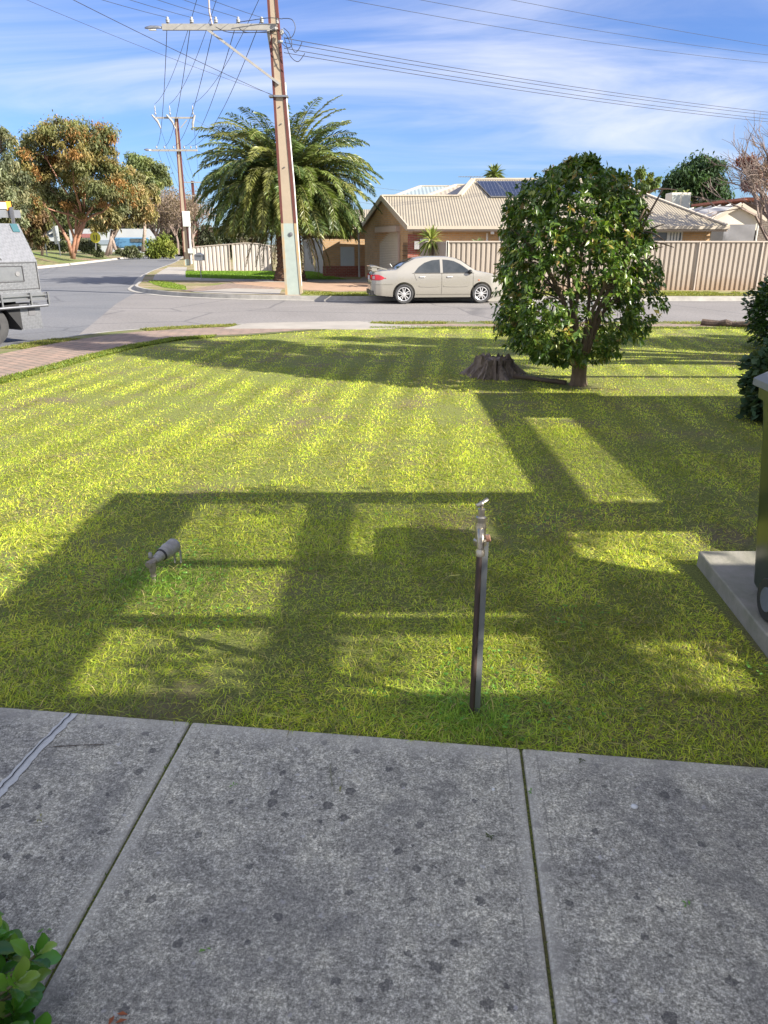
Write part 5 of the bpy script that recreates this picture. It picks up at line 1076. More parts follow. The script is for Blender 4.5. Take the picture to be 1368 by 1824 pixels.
for side in(-1,1):
    sidepatch(win(1.36,2.20,lo,hi1),side).build('rear_window',CARG,CAR,smooth=True,world=False)
    sidepatch(win(2.29,3.20,lo,hi2),side).build('front_window',CARG,CAR,smooth=True,world=False)
    sidepatch([(s,.935,.953) for s in np.linspace(1.3,3.3,24)],side,.007,2).build('window_trim',BLK if False else SEAM,CAR,world=False)
    mb=MB()
    for f0,z0,z1 in((2.25,.30,.94),(3.28,.34,.93)): 
        v=sidepatch([(f0-.006,z0,z1),(f0+.006,z0,z1)],side,.003,10); mb.add(v.v,v.f)
    pts=[(1.44,.72),(1.40,.80),(1.36,.92)]
    for (s0,z0),(s1,z1) in zip(pts[:-1],pts[1:]): v=MB().add([Vector((s0-.006,side*(halfw(s0,z0)+.003),z0)),Vector((s0+.006,side*(halfw(s0,z0)+.003),z0)),Vector((s1+.006,side*(halfw(s1,z1)+.003),z1)),Vector((s1-.006,side*(halfw(s1,z1)+.003),z1))],[[0,1,2,3]]); mb.add(v.v,v.f)
    v=sidepatch([(s,.285,.297) for s in np.linspace(1.42,3.2,14)],side,.003,2); mb.add(v.v,v.f)
    v=sidepatch([(s,.60,.607) for s in np.linspace(.06,.66,10)],side,.003,2); mb.add(v.v,v.f)
    mb.build('door_seam',SEAM,CAR,world=False)
    for a,b2 in((1.52,2.20),(2.31,3.12)):
        mb=sidepatch([(s,.535-.012*math.sin(PI*(s-a)/(b2-a)),.575) for s in np.linspace(a,b2,12)],side,.012,3); v2=sidepatch([(s,.575,.58) for s in np.linspace(a,b2,12)],side,.0115,2); mb.build('rub_strip',PAINT,CAR,smooth=True,world=False)
    for s in(1.52,2.41): MB().box((s+.09,side*(halfw(s,.83)+.012),.83),(.17,.03,.04)).build('door_handle',CHR,CAR,world=False,bevel=.01)
    MB().lathe((3.17,side*.86,.985),[(0,-.07),(.055,-.05),(.07,0),(.055,.05),(0,.07)],(1,0,0),12).build('mirror',BLK,CAR,smooth=True,world=False)
    MB().box((3.47,side*(halfw(3.47,.73)+.006),.73),(.05,.014,.03)).build('indicator',mat('amber lens',(.6,.18,.08)),CAR,world=False)
    # tail lamp wraps the rear quarter
    cols=[(s,.74+.02*(abs(s-.3)/.3)**2,.90-.03*max(0,(s-.2)/.25)**2) for s in np.linspace(.02,.42,12)]; cols=[(s,.735+max(0,(s-.22))**2*1.6,.905-max(0,(s-.15))**2*1.5) for s in np.linspace(.015,.45,12)]
    tl=sidepatch(cols,side,.010,4).build('tail_lamp',RDL,CAR,smooth=True,world=False)
    sidepatch([(s,.77,.86) for s in np.linspace(.015,.10,4)],side,.014,3).build('reverse_lens',mat('pink clear lens',(.7,.45,.42),rough=.15),tl,smooth=True,world=False)
    for s in WS:
        w=thing('x','','',(0,0,0)) if False else None
        y=side*.745
        t_=MB().lathe((s,side*.63,RW),[(.20,.0),(.27,-.0),(RW-.01,.01),(RW,.04),(RW,.17),(RW-.012,.20),(.27,.21),(.212,.195),(.20,.17)],(0,side,0),36).build('wheel',TYR,CAR,smooth=True,world=False,auto=True)
        rim=MB(); rim.lathe((s,side*.63,RW),[(.215,.196),(.205,.205),(.195,.20),(.19,.14)],(0,side,0),36); rim.lathe((s,side*.63,RW),[(0,.20),(.035,.20),(.05,.185),(.055,.15)],(0,side,0),16)
        for k in range(5):
            a=k*2*PI/5+.3; cdir=Vector((math.cos(a),0,math.sin(a))); pd=Vector((-math.sin(a),0,math.cos(a)))
            for q in(-1,1): rim.beam(Vector((s,side*(.63+.178),RW))+cdir*.035+pd*q*.012,Vector((s,side*(.63+.175),RW))+cdir*.205+pd*q*.048,.030,.03,up=(0,side,0))
        rim.build('rim',CHR,t_,world=False,smooth=False)
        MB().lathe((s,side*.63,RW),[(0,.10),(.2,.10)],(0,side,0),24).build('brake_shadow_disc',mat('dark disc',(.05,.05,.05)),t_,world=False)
# screens
def topstrip(s0,s1,frac,off=.006,n=10):
    V=[]; ks=[-1,-.8,-.4,0,.4,.8,1]
    for s in np.linspace(s0,s1,n):
        zt_=ztop(s); w=halfw(s,zt_-.035)*frac
        for k in ks: V.append(Vector((s,k*w,zt_+.014-.017*abs(k)**2+off*(1.6))))
    m7=len(ks); return MB().add(V,[[i*m7+j,i*m7+j+1,(i+1)*m7+j+1,(i+1)*m7+j] for i in range(n-1) for j in range(m7-1)])
topstrip(.84,1.36,.90).build('rear_screen',CARG,CAR,smooth=True,world=False)
topstrip(2.78,3.28,.92).build('windscreen',CARG,CAR,smooth=True,world=False)
# spoiler
mb=MB(); V=[]
for i in range(13):
    y=-.66+1.32*i/12; zz=1.135+.02*math.cos(PI*(y/.66)/2); V+=[Vector((-.02,y,zz+.012)),Vector((.10,y,zz+.03)),Vector((.26,y,zz-.005)),Vector((.26,y,zz-.02)),Vector((.0,y,zz-.012))]
mb.add(V,[[i*5+k,i*5+(k+1)%5,(i+1)*5+(k+1)%5,(i+1)*5+k] for i in range(12) for k in range(5)]+[[0,1,2,3,4],[60,61,62,63,64]])
for s_ in(-1,1): mb.box((.10,s_*.62,1.065),(.16,.05,.12)); mb.beam((.26,s_*.62,1.11),(.50,s_*.66,1.055),.05,.04)
mb.build('spoiler',PAINT,CAR,smooth=True,world=False,auto=True)
mb=MB().box((-.015,0,.80),(.02,.42,.12)); mb.build('number_plate',mat('pale plate',(.66,.66,.66)),CAR,world=False)
mb=MB()
for s_ in(-1,1): mb.box((-.002,s_*.50,.82),(.03,.30,.14))
mb.build('tail_lamp',RDL,CAR,world=False)
MB().box((.22,0,.34),(.5,1.36,.14)).build('rear_bumper_underside',BLK,CAR,world=False)
MB().tube([(-.06,-.45,.30),(.25,-.45,.30)],.025,8).build('exhaust_pipe',GALV,CAR,world=False)
MB().tube([(.70,-.35,1.13),(.63,-.35,1.22)],.012,6).build('aerial_stub',WH,CAR,world=False)
MB().box((2.3,0,.22),(3.2,1.3,.10)).build('floor_pan',BLK,CAR,world=False)
mb=MB()
for s_ in(-1,1): mb.box((4.30,s_*.52,.70),(.24,.30,.14))
mb.build('headlight',mat('clear lamp',(.7,.72,.72),(.6,.62,.62),3,.1),CAR,world=False,bevel=.03)
MB().box((4.44,0,.55),(.05,.7,.16)).build('grille',BLK,CAR,world=False)
rw=Vector((.62,24.72,0)); c_,s_=math.cos(car_yaw),math.sin(car_yaw)
# rear near wheel contact at local (1.03,-.80)
CAR.rotation_euler=(0,0,car_yaw); CAR.location=(rw.x-(1.03*c_+.80*s_)+.02,rw.y-(1.03*s_-.80*c_),ROAD+.006)

# ============================================================ UTE with aluminium canopy (left edge)
UT=thing('utility_truck','utility truck with chequered aluminium canopy parked at the left edge','truck',(-7.35,14.15,ROAD),0)
ux=Vector((math.cos(R(58)),math.sin(R(58)),0)); uin=Vector((-ux.y,ux.x,0))     # ux towards tail, uin away from camera
m,t,b,o_=new_mat('chequer plate aluminium'); c=t.nodes.new('ShaderNodeTexCoord'); mpn=t.nodes.new('ShaderNodeMapping'); mpn.inputs['Rotation'].default_value=(0,R(45),R(58)); t.links.new(c.outputs['Object'],mpn.inputs[0])
ck=t.nodes.new('ShaderNodeTexChecker'); ck.inputs['Scale'].default_value=20; t.links.new(mpn.outputs[0],ck.inputs[0])
t.links.new(mixc(t,M(t,'MULTIPLY',ck.outputs['Fac'],.28),mixc(t,noise(t,6,6),(.24,.245,.255),(.18,.185,.195)),(.32,.325,.34)),b.inputs['Base Color']); b.inputs['Metallic'].default_value=.8; b.inputs['Roughness'].default_value=.42; bump(t,b,ck.outputs['Fac'],.2,.004); CHQ=m
ALU=mat('smooth aluminium',(.30,.305,.315),(.24,.245,.255),6,.35,.8)
def U(s,i,z): return Vector((-7.35,14.15,ROAD))+ux*s+uin*i+Vector((0,0,z))
L0=-3.2; L1=1.18
def uprism(prof,s0,s1,name,mt,par=UT,bev=0): # prof in (i,z)
    return MB().prism([U(s0,i,z) for i,z in prof],ux*(s1-s0)).build(name,mt,par,bevel=bev)
can=uprism([(-.02,.95),(1.78,.95),(1.78,1.50),(1.42,2.20),(.38,2.20),(-.02,1.52)],L0+.5,L1-.03,'canopy',CHQ)
MB().prism([U(.10,-.028,1.18),U(.80,-.028,1.18),U(.80,-.028,1.42),U(.10,-.028,1.42)],uin*.006).build('access_panel',ALU,can)
mb=MB()
for s in(.20,.70): mb.lathe(U(s,-.030,1.30),[(0,0),(.045,0),(.045,.012),(0,.014)],-uin,16)
mb.build('lock',mat('lock plate',(.12,.12,.13),(.2,.2,.2)),can)
mb=MB()
for A4,B4 in ((U(L0+.6,-.026,1.50),U(L1-.06,-.026,1.50)),(U(L0+.6,-.026,1.02),U(L1-.06,-.026,1.02)),(U(L1-.06,-.026,1.0),U(L1-.06,-.026,1.5)),(U(.08,-.03,1.16),U(.82,-.03,1.16)),(U(.08,-.03,1.44),U(.82,-.03,1.44)),(U(.82,-.03,1.16),U(.82,-.03,1.44)),(U(.44,-.012,1.55),U(.13,.245,2.05))): mb.beam(A4,B4,.012,.012)
mb.build('door_seam',mat('panel seam',(.06,.06,.065)),can)
MB().prism([U(-.9,-.005,1.56),U(.42,-.005,1.56),U(.12,.26,2.04),U(-.9,.26,2.04)],Vector((-.006,-.010,.012))).build('side_door',ALU,can)
MB().prism([U(L1-.22,.28,2.05),U(L1-.08,.28,2.05),U(L1-.08,.355,2.19),U(L1-.22,.355,2.19)],Vector((-.004,-.006,.008))).build('teal_sticker',mat('teal sticker',(.02,.09,.11),(.015,.07,.09)),can)
uprism([(-.05,.80),(1.82,.80),(1.82,.95),(-.05,.95)],L0,L1+.03,'tray',ALU)
mb=MB()
for z in(.90,.82): mb.beam(U(L0,-.09,z),U(L1+.05,-.09,z),.03,.03)
mb.tube([U(L0,-.12,.68),U(L1+.0,-.12,.70)],.028,10)
for s in(-.6,.25,.85,L1+.04): mb.beam(U(s,-.10,.70),U(s,-.10,.95),.05,.03,up=ux)
mb.build('tray_rail',ALU,UT)
uprism([(0.0,.26),(.42,.26),(.42,.74),(0.0,.74)],.62,L1-.1,'toolbox',CHQ)
MB().prism([U(.30,-.02,.74),U(.62,-.02,.28),U(.64,-.02,.28),U(.64,-.02,.76)],uin*.4).build('mud_guard',BLK,UT)
MB().prism([U(.82,-.012,.52),U(.96,-.012,.52),U(.96,-.012,.66),U(.82,-.012,.66)],uin*.01).build('toolbox_latch',mat('latch dark metal',(.12,.12,.13)),UT)
for s,i in((0,.12),(0,1.62),(-3.4,.12),(-3.4,1.62)):
    w=MB().lathe(U(s,i-.0,.385),[(.2,-.13),(.30,-.14),(.37,-.12),(.385,-.06),(.385,.10),(.36,.13),(.2,.13)],uin,36).build('wheel',TYR,UT,smooth=True,auto=True)
    mb=MB().lathe(U(s,i,.385),[(0,-.06),(.06,-.09),(.09,-.05),(.20,-.06),(.215,-.12)],uin,24)
    for k in range(6): a=k*PI/3; mb.lathe(U(s,i,.385)+ux*.14*math.cos(a)+Vector((0,0,.14*math.sin(a)))-uin*.055,[(.02,0),(.02,.015),(0,.016)],-uin,8)
    mb.build('rim',mat('dark grey rim',(.16,.18,.20),(.10,.11,.12),6,.35,.7),w,smooth=True,auto=True)
uprism([(.3,.40),(1.5,.40),(1.5,.80),(.3,.80)],L0-2,L1-.4,'chassis',BLK)
uprism([(.02,.45),(1.78,.45),(1.78,1.05),(1.70,1.15),(1.55,1.75),(.25,1.75),(.10,1.15),(.02,1.05)],L0-1.7,L0+.35,'cab',mat('white cab paint',(.7,.7,.7),(.66,.66,.66),2,.3,coat=.5),bev=.04)
uprism([(.05,.45),(1.75,.45),(1.75,.95),(1.6,1.08),(.2,1.08),(.05,.95)],L0-2.8,L0-1.7,'bonnet',_mats['white cab paint'],bev=.04)
mb=MB()
mb.beam(U(-2.2,.55,2.36),U(1.30,.55,2.38),.12,.14); mb.beam(U(-2.2,1.2,2.36),U(1.30,1.2,2.38),.12,.14)
for s in(-1.8,-.4,1.08): mb.beam(U(s,.42,2.20),U(s,.42,2.50),.05,.05,up=(0,1,0)); mb.beam(U(s,1.38,2.20),U(s,1.38,2.50),.05,.05,up=(0,1,0)); mb.beam(U(s,.42,2.34),U(s,1.38,2.34),.06,.05)
mb.build('roof_rack',ALU,UT)
LD=MB(); LD.beam(U(-2.0,.62,2.50),U(1.02,.62,2.52),.30,.12); tag(LD.build('roof_ladder',mat('grey ladder box',(.30,.33,.37),(.26,.28,.31),4,.5)),'grey ladder case lying on the truck roof rack','ladder')
MB().beam(U(1.02,.62,2.52),U(1.12,.62,2.52),.30,.16).build('orange_end_cap',mat('orange plastic',(.75,.30,.02)),bpy.data.objects['roof_ladder'])

# ============================================================ BACKGROUND TREES
random.seed(9)
def bg_tree(name,label,cat,base,clusters,leafn,L,pal,trunk_r,trunk_pts,mt=ML,bark=BARK,group=None,wid=(.3,.5),droop=.3,limbs=True,haze=0):
    T=thing(name,label,cat,base,0,group); PP=[];TT=[]; mb=MB()
    tp=[Vector(p) for p in trunk_pts]; mb.tube(tp,[trunk_r*(1-.5*i/(len(tp)-1)) for i in range(len(tp))],8)
    tot=sum(r[0]*r[1]*r[2] for c,r in clusters)**1
    for c,r in clusters:
        n=int(leafn*(r[0]*r[2])/sum(q[0]*q[2] for _,q in clusters)); 
        # sub clumps inside each cluster
        ks=max(5,int(14*r[0]*r[2]/1.5)); ks=min(ks,30); sub=norm(RNG.normal(size=(ks,3)))*RNG.uniform(.35,1,(ks,1))*np.array(r)+np.array(c)
        wc=np.array(pal)[RNG.integers(0,len(pal),ks)]*(1+RNG.normal(size=(ks,1))*.12)
        idx=RNG.integers(0,ks,n); sr=np.array(r)*RNG.uniform(.22,.36); p=sub[idx]+RNG.normal(size=(n,3))*sr*.55
        PP.append(p); TT.append(wc[idx]*(1+RNG.normal(size=(n,1))*.18))
        if limbs:
            st=tp[-1] if random.random()<.6 else tp[max(1,len(tp)-2)]
            mid=st.lerp(Vector(c),.5)+Vector((random.uniform(-.4,.4),random.uniform(-.3,.3),random.uniform(-.3,.3))); pts=[st,st.lerp(mid,.5)+Vector((0,0,.15)),mid,mid.lerp(Vector(c),.6)+Vector((0,0,.1)),Vector(c)]; q=trunk_r*.5; mb.tube(pts,[q,q*.8,q*.6,q*.4,q*.2],6)
            for s_ in sub[:6]: mb.tube([pts[3],(pts[3]+Vector(s_))/2+Vector((0,0,.1)),Vector(s_)],[q*.3,q*.2,q*.08],5)
    PP=np.concatenate(PP);TT=np.concatenate(TT); n=len(PP); D=RNG.normal(size=(n,3))+np.array([0,0,-.5]); Ls=RNG.uniform(.6,1.3,n)*L
    V,F,Tn=leaves(PP,D,Ls,Ls*RNG.uniform(*wid,n),TT,.2,droop); np_mesh('crown',V,F,Tn,mt,T); mb.build('trunk',bark,T,smooth=True); return T
def ac(px,py,Y,r): # a cluster whose centre sits at a photo place
    p=at(px,py,Y); k=Y/1317*1.06; return ((p.x,p.y,p.z),(r[0]*k,r[0]*k*.8,r[1]*k))
ORB=mat('orange gum bark',(.42,.20,.12),(.24,.14,.10),2.5,.85,bmp=.3,stretch=(1,1,.3)); PB=mat('pale gum bark',(.42,.33,.27),(.26,.20,.17),2.5,.85)
GUM=[(.20,.21,.08),(.15,.17,.08),(.24,.20,.07),(.34,.19,.07),(.16,.17,.09),(.27,.21,.08),(.20,.20,.09),(.17,.19,.08)]
def zb_(px,py,Y): return at(px,py,Y)
Y=76
base=at(130,461,Y)
bg_tree('gum_tree','big orange tinged gum tree with a red forked trunk on the grass bank','tree',base,[ac(70,262,Y,(32,26)),ac(110,240,Y,(38,22)),ac(155,245,Y,(40,26)),ac(180,270,Y,(28,28)),ac(60,310,Y,(26,26)),ac(100,300,Y+2,(34,28)),ac(150,315,Y,(40,30)),ac(200,310,Y,(34,26)),ac(100,355,Y,(32,20)),ac(150,360,Y,(36,20)),ac(215,350,Y-1,(28,22)),ac(70,370,Y-2,(18,26)),ac(40,270,Y+2,(16,20)),ac(128,280,Y-3,(30,20)),ac(178,340,Y-2,(30,18))],60000,.27,GUM,.26,[base,at(132,440,Y),at(135,420,Y),at(150,395,Y)],bark=ORB)
o=MB(); tr=bpy.data.objects['gum_tree']
o.tube([at(128,455,Y),at(122,430,Y-.5),at(108,405,Y-.5),at(92,380,Y),at(80,350,Y)],[.2,.17,.15,.12,.07],8); o.tube([at(134,450,Y),at(140,425,Y),at(150,400,Y),at(158,375,Y),at(180,368,Y),at(215,358,Y)],[.18,.15,.13,.11,.08,.05],8); o.tube([at(133,425,Y),at(122,395,Y),at(120,360,Y),at(135,320,Y),at(150,290,Y)],[.14,.12,.1,.08,.05],8); o.tube([at(138,432,Y),at(146,410,Y),at(147,385,Y),at(140,350,Y)],[.10,.09,.07,.05],7)
o.build('limb',ORB,tr,smooth=True)
Y=88; base=at(196,453,Y)
bg_tree('gum_tree','leaning brown gum tree right of the big orange gum','tree',base,[ac(225,335,Y,(32,26)),ac(205,385,Y,(28,20)),ac(250,375,Y,(24,20)),ac(235,355,Y,(28,22)),ac(185,400,Y,(20,14)),ac(265,345,Y+3,(14,16))],20000,.36,[(.28,.24,.10),(.22,.21,.10),(.36,.25,.12)],.24,[base,at(200,430,Y),at(205,405,Y)],bark=PB)
o=MB(); tr=bpy.data.objects['gum_tree.001']; o.tube([at(190,455,Y),at(198,430,Y),at(200,410,Y)],[.25,.22,.18],8); o.tube([at(206,445,Y),at(200,425,Y),at(212,405,Y),at(240,395,Y)],[.2,.18,.15,.08],7); o.build('limb',PB,tr,smooth=True)
Y=110; base=at(255,449,Y)
bg_tree('gum_tree','tall green gum with flat top rising behind the brown trees','tree',base,[ac(250,290,Y,(24,12)),ac(268,305,Y,(26,14)),ac(245,320,Y,(20,14)),ac(275,325,Y,(20,12)),ac(290,318,Y+3,(14,10)),ac(258,340,Y,(20,12))],15000,.42,[(.17,.21,.08),(.22,.24,.09),(.14,.17,.08)],.3,[base,at(258,410,Y),at(256,360,Y)],bark=PB)
Y=66; base=at(-30,470,Y)
bg_tree('grey_gum','grey green drooping gum cut by the left edge above the truck','tree',base,[ac(-10,300,Y,(30,40)),ac(18,335,Y,(30,36)),ac(5,250,Y,(16,18)),ac(-5,380,Y,(30,22)),ac(35,385,Y,(16,18))],16000,.30,[(.19,.21,.12),(.15,.17,.10),(.23,.22,.12)],.3,[base,at(-25,420,Y),at(-15,380,Y)])
Y=72
base=at(75,455,Y); bg_tree('scrub_tree','brown leaved scrub tree behind the truck canopy','tree',base,[ac(60,400,Y,(18,20)),ac(82,395,Y,(14,16)),ac(72,425,Y,(18,14))],5000,.34,[(.17,.11,.06),(.20,.13,.06),(.11,.11,.04)],.14,[base,at(76,435,Y),at(80,410,Y)],bark=PB)
Y=100; base=at(55,440,Y)
bg_tree('dark_tree','dark olive tree filling the gap behind the big gum','tree',base,[ac(60,340,Y,(30,40)),ac(110,370,Y,(40,24)),ac(180,385,Y,(30,20)),ac(25,300,Y,(18,26))],12000,.5,[(.12,.14,.06),(.16,.17,.08)],.3,[base,at(60,400,Y),at(62,370,Y)])
# bare deciduous trees
def bare(name,label,base,h,w,col,seed,n0=7,depth=4,r0=.2,leaf=None,group=None):
    rg=random.Random(seed); T=thing(name,label,'tree',base,0,group); mb=MB(); tips=[]
    def grow(p,d,L,r,k):
        e=p+d*L; m2=p.lerp(e,.5)+Vector((rg.uniform(-.07,.07),rg.uniform(-.07,.07),rg.uniform(-.03,.05)))*L; mb.tube([p,m2,e],[r,r*.82,r*.62],5 if k<2 else 4,cap=False)
        if k>=depth: tips.append(e); return
        for i in range(3 if k else n0):
            a=rg.uniform(0,2*PI); sp=rg.uniform(.35,.8); o1=d.orthogonal().normalized(); o2=d.cross(o1); nd=(d+(o1*math.cos(a)*w+o2*math.sin(a)*w)*sp+Vector((0,0,.12))).normalized(); grow(p.lerp(e,rg.uniform(.55,1)),nd,L*rg.uniform(.62,.85),r*.58,k+1)
    grow(Vector(base),Vector((rg.uniform(-.1,.1),0,1)).normalized(),h*.32,r0,0)
    mb.build('branches',mat('twig '+name,col,tuple(c*.7 for c in col),3,.9),T)
    if leaf:
        P=np.array([tuple(t) for t in tips]); n=leaf[0]; P=P[RNG.integers(0,len(P),n)]+RNG.normal(size=(n,3))*leaf[1]; Ls=RNG.uniform(.6,1.2,n)*leaf[2]; V,F,Tn=leaves(P,RNG.normal(size=(n,3)),Ls,Ls*.5,pick(n,leaf[3],.15)); np_mesh('foliage',V,F,Tn,ML,T)
    return T
for i,(px,Y,h,s,l) in enumerate(((285,112,9.6,3,'bare brown tree with fine twigs left of the second pole'),(318,118,10.5,8,'bare brown tree directly behind the second pole'),(300,125,11.5,5,'tallest bare tree in the clump left of the palm'),(345,112,9,12,'bare tree partly hidden by the left palm fronds'))):
    bare('bare_tree',l,at(px,453,Y),h,1.25,(.26,.20,.17),s,9,5,.22,(2600,.35,.30,[(.28,.21,.15),(.24,.19,.14)]),'bare trees at the far bend')
bare('bare_tree','pinkish leafless branches reaching in at the right edge above the garage',(15.6,31,0),7.6,1.0,(.36,.25,.22),31,8,5,.14)
Y=40; base=at(1395,430,Y)
bg_tree('purple_tree','wine red leaved tree right of the dark tree behind the garage','tree',base,[ac(1325,300,Y,(24,20)),ac(1352,315,Y,(24,24)),ac(1385,290,Y,(26,30)),ac(1335,330,Y,(20,16))],7000,.16,[(.16,.06,.06),(.22,.09,.08),(.12,.045,.05),(.28,.17,.14)],.14,[base,at(1385,380,Y),at(1370,340,Y)])
Y=62; base=at(1230,430,Y)
bg_tree('evergreen_tree','dark green bushy tree behind the right hip of the roof','tree',base,[ac(1250,300,Y,(34,24)),ac(1230,325,Y,(40,26)),ac(1270,335,Y,(30,26)),ac(1200,330,Y,(26,20)),ac(1255,350,Y,(36,20)),ac(1190,350,Y,(26,16))],22000,.30,[(.045,.085,.035),(.06,.11,.045),(.035,.065,.03)],.3,[base,at(1235,380,Y),at(1240,340,Y)])
Y=58; base=at(1150,420,Y)
bg_tree('light_tree','yellow green sparse tree showing right of the round tree crown','tree',base,[ac(1140,318,Y,(16,12)),ac(1165,320,Y,(12,10)),ac(1155,335,Y,(22,12)),ac(1215,345,Y-8,(14,8))],3600,.28,[(.20,.24,.06),(.14,.19,.05),(.09,.13,.05)],.15,[base,at(1150,380,Y),at(1150,345,Y)])
Y=55; base=at(1005,400,Y)
bg_tree('grey_tree','greyish purple tree top just above the round tree crown','tree',base,[ac(990,300,Y,(24,10)),ac(1020,296,Y,(20,10)),ac(1005,312,Y,(30,12))],3600,.25,[(.16,.12,.12),(.12,.12,.08)],.15,[base,at(1005,350,Y),at(1005,320,Y)])
# bushes at the bend
Y=100; base=at(284,457,Y); bg_tree('yellow_bush','rounded yellow green bush on the bank left of the second pole','bush',base,[ac(285,437,Y,(20,16)),ac(275,443,Y,(15,12)),ac(297,443,Y,(14,12)),ac(286,447,Y,(20,10))],16000,.30,[(.20,.24,.04),(.15,.19,.04),(.25,.27,.06)],.1,[base,at(284,450,Y),at(285,442,Y)])
for i,(px,py,l) in enumerate(((320,425,'dark hedge tree behind the second pole foot'),(335,430,'dark hedge tree at the left end of the gates'),(305,418,'dark hedge tree right of the yellow bush'),(372,425,'dark hedge tree showing over the left gate leaf'),(412,424,'dark hedge tree showing over the middle of the gates'),(455,424,'dark hedge tree behind the gates left of the palm trunk'),(560,424,'dark hedge tree behind the shaded gate right of the palm trunk'))):
    Y=122+4*i if i<3 else 80+2*i; base=at(px,455,Y); bg_tree('hedge_tree',l,'tree',base,[ac(px,py,Y,(20,20)),ac(px+6,py+14,Y,(18,14)),ac(px-6,py-6,Y,(14,14))],5000,.45,[(.06,.075,.04),(.085,.09,.05),(.12,.10,.07)],.2,[base,at(px,440,Y),at(px,430,Y)],group='dark hedge trees at the bend')
for i,(px,py,l) in enumerate(((160,440,'low grey green shrub behind the gum trunks'),(175,446,'low shrub between the two gum trunks'),(225,447,'low dark shrub right of the leaning gum'),(112,438,'low grey shrub beside the leaning white post'),(150,437,'rounded low shrub right of the big gum trunk'),(240,446,'low shrub in front of the blue van'))):
    Y=96; base=at(px,452,Y); bg_tree('low_shrub',l,'shrub',base,[ac(px,py,Y,(16,9))],2600,.3,[(.13,.14,.08),(.10,.12,.05)],.06,[base,at(px,449,Y),at(px,444,Y)],group='low shrubs on the bank')
n=26000; px_=RNG.uniform(-60,350,n); Yw=RNG.uniform(168,180,n); hgt=np.interp(px_,[-60,60,120,200,260,350],[.9,1,.75,.65,.8,1])*(8.5+2.5*vnoise(px_+100,px_*0,.06,81)+1.5*vnoise(px_+100,px_*0,.25,82)); zz=RNG.random(n)**.8*hgt
xw=(px_-684)/FP*(Yw*math.cos(_p)); P=np.stack([xw,Yw,zz],1); Ls=RNG.uniform(.5,1.1,n); V,F,T=leaves(P,RNG.normal(size=(n,3)),Ls,Ls*.6,pick(n,[(.12,.13,.07),(.09,.11,.06),(.16,.15,.09)],.15)); o=np_mesh('far_wood',V,F,T,ML); tag(o,'far grey green wood closing the view beyond the bank','wood',kind='stuff')
# distant buildings, signs
T=thing('white_warehouse','long white industrial building seen between the gum trunks','building',at(200,450,150))
a=at(130,408,150);b2=at(305,408,150); MB().box(((a.x+b2.x)/2,152,a.z/2),(b2.x-a.x,8,a.z)).build('wall',mat('white cladding',(.42,.44,.46),(.36,.38,.41),.4,.6),T)
MB().box(((a.x+b2.x)/2,147.9,a.z*.45),(b2.x-a.x-1,.1,.8)).build('grey_band',mat('grey band',(.25,.3,.36)),T)
q=at(155,420,149); MB().box((q.x,147.7,q.z),(3.4,.1,.7)).build('red_sign_panel',mat('dull red panel',(.30,.12,.12)),T)
T=thing('blue_van','blue and white van parked far beyond the gum trees','van',at(232,444,135)); q=at(232,436,135)
MB().box((q.x,135,q.z+.3),(6,2.2,1.7)).build('body',mat('blue paint',(.10,.24,.40),(.08,.2,.34),1,.3),T,bevel=.2); MB().box((q.x+1.6,133.85,q.z+.7),(2.2,.06,.6)).build('window',GLS,T)
for dx in(-1.9,1.9): MB().lathe((q.x+dx,133.8,q.z-.6),[(0,0),(.4,0),(.4,.3),(0,.3)],(0,1,0),16).build('wheel',TYR,T)
T=thing('curve_sign','round yellow road sign standing among the shrubs','sign',at(170,445,94)); q=at(170,423,94)
MB().lathe(q,[(0,0),(.62,0),(.62,.04),(0,.04)],(0,-1,0),24).build('sign_disc',mat('yellow reflective',(.62,.55,.03),(.58,.5,.03),2,.4),T)
mb=MB(); 
for dx in(-.15,.15): mb.box(q+Vector((dx,-.06,0)),(.09,.02,.6))
mb.build('sign_mark',BLK,T); MB().tube([q+Vector((0,.05,0)),at(171,445,94)],.05,6).build('post',GALV,T)
T=thing('leaning_post','white leaning post on the bank left of the big gum','post',at(101,434,78)); MB().tube([at(101,435,78),at(97,415,78),at(93,396,78)],.17,8).build('shaft',WH,T)
T=thing('notice_board','pale notice board with a dark round logo on the bank','sign',at(90,430,82)); q=at(90,416,82); MB().box(q,(1.7,.08,1.5)).build('board',mat('pale board',(.5,.53,.55)),T)
MB().lathe(q+Vector((.1,-.06,.05)),[(0,0),(.42,0),(.42,.01),(0,.01)],(0,-1,0),20).build('logo_disc',mat('dark logo blue',(.06,.08,.11)),T)
MB().beam(q+Vector((-.12,-.09,-.05)),q+Vector((.30,-.09,.18)),.13,.02,up=(0,1,0)).build('logo_stripe',WH,T)
for dx in(-.7,.7): MB().beam(q+Vector((dx,.05,-.7)),q+Vector((dx,.05,-2.2)),.08,.08,up=(0,1,0)).build('leg',GALV,T)

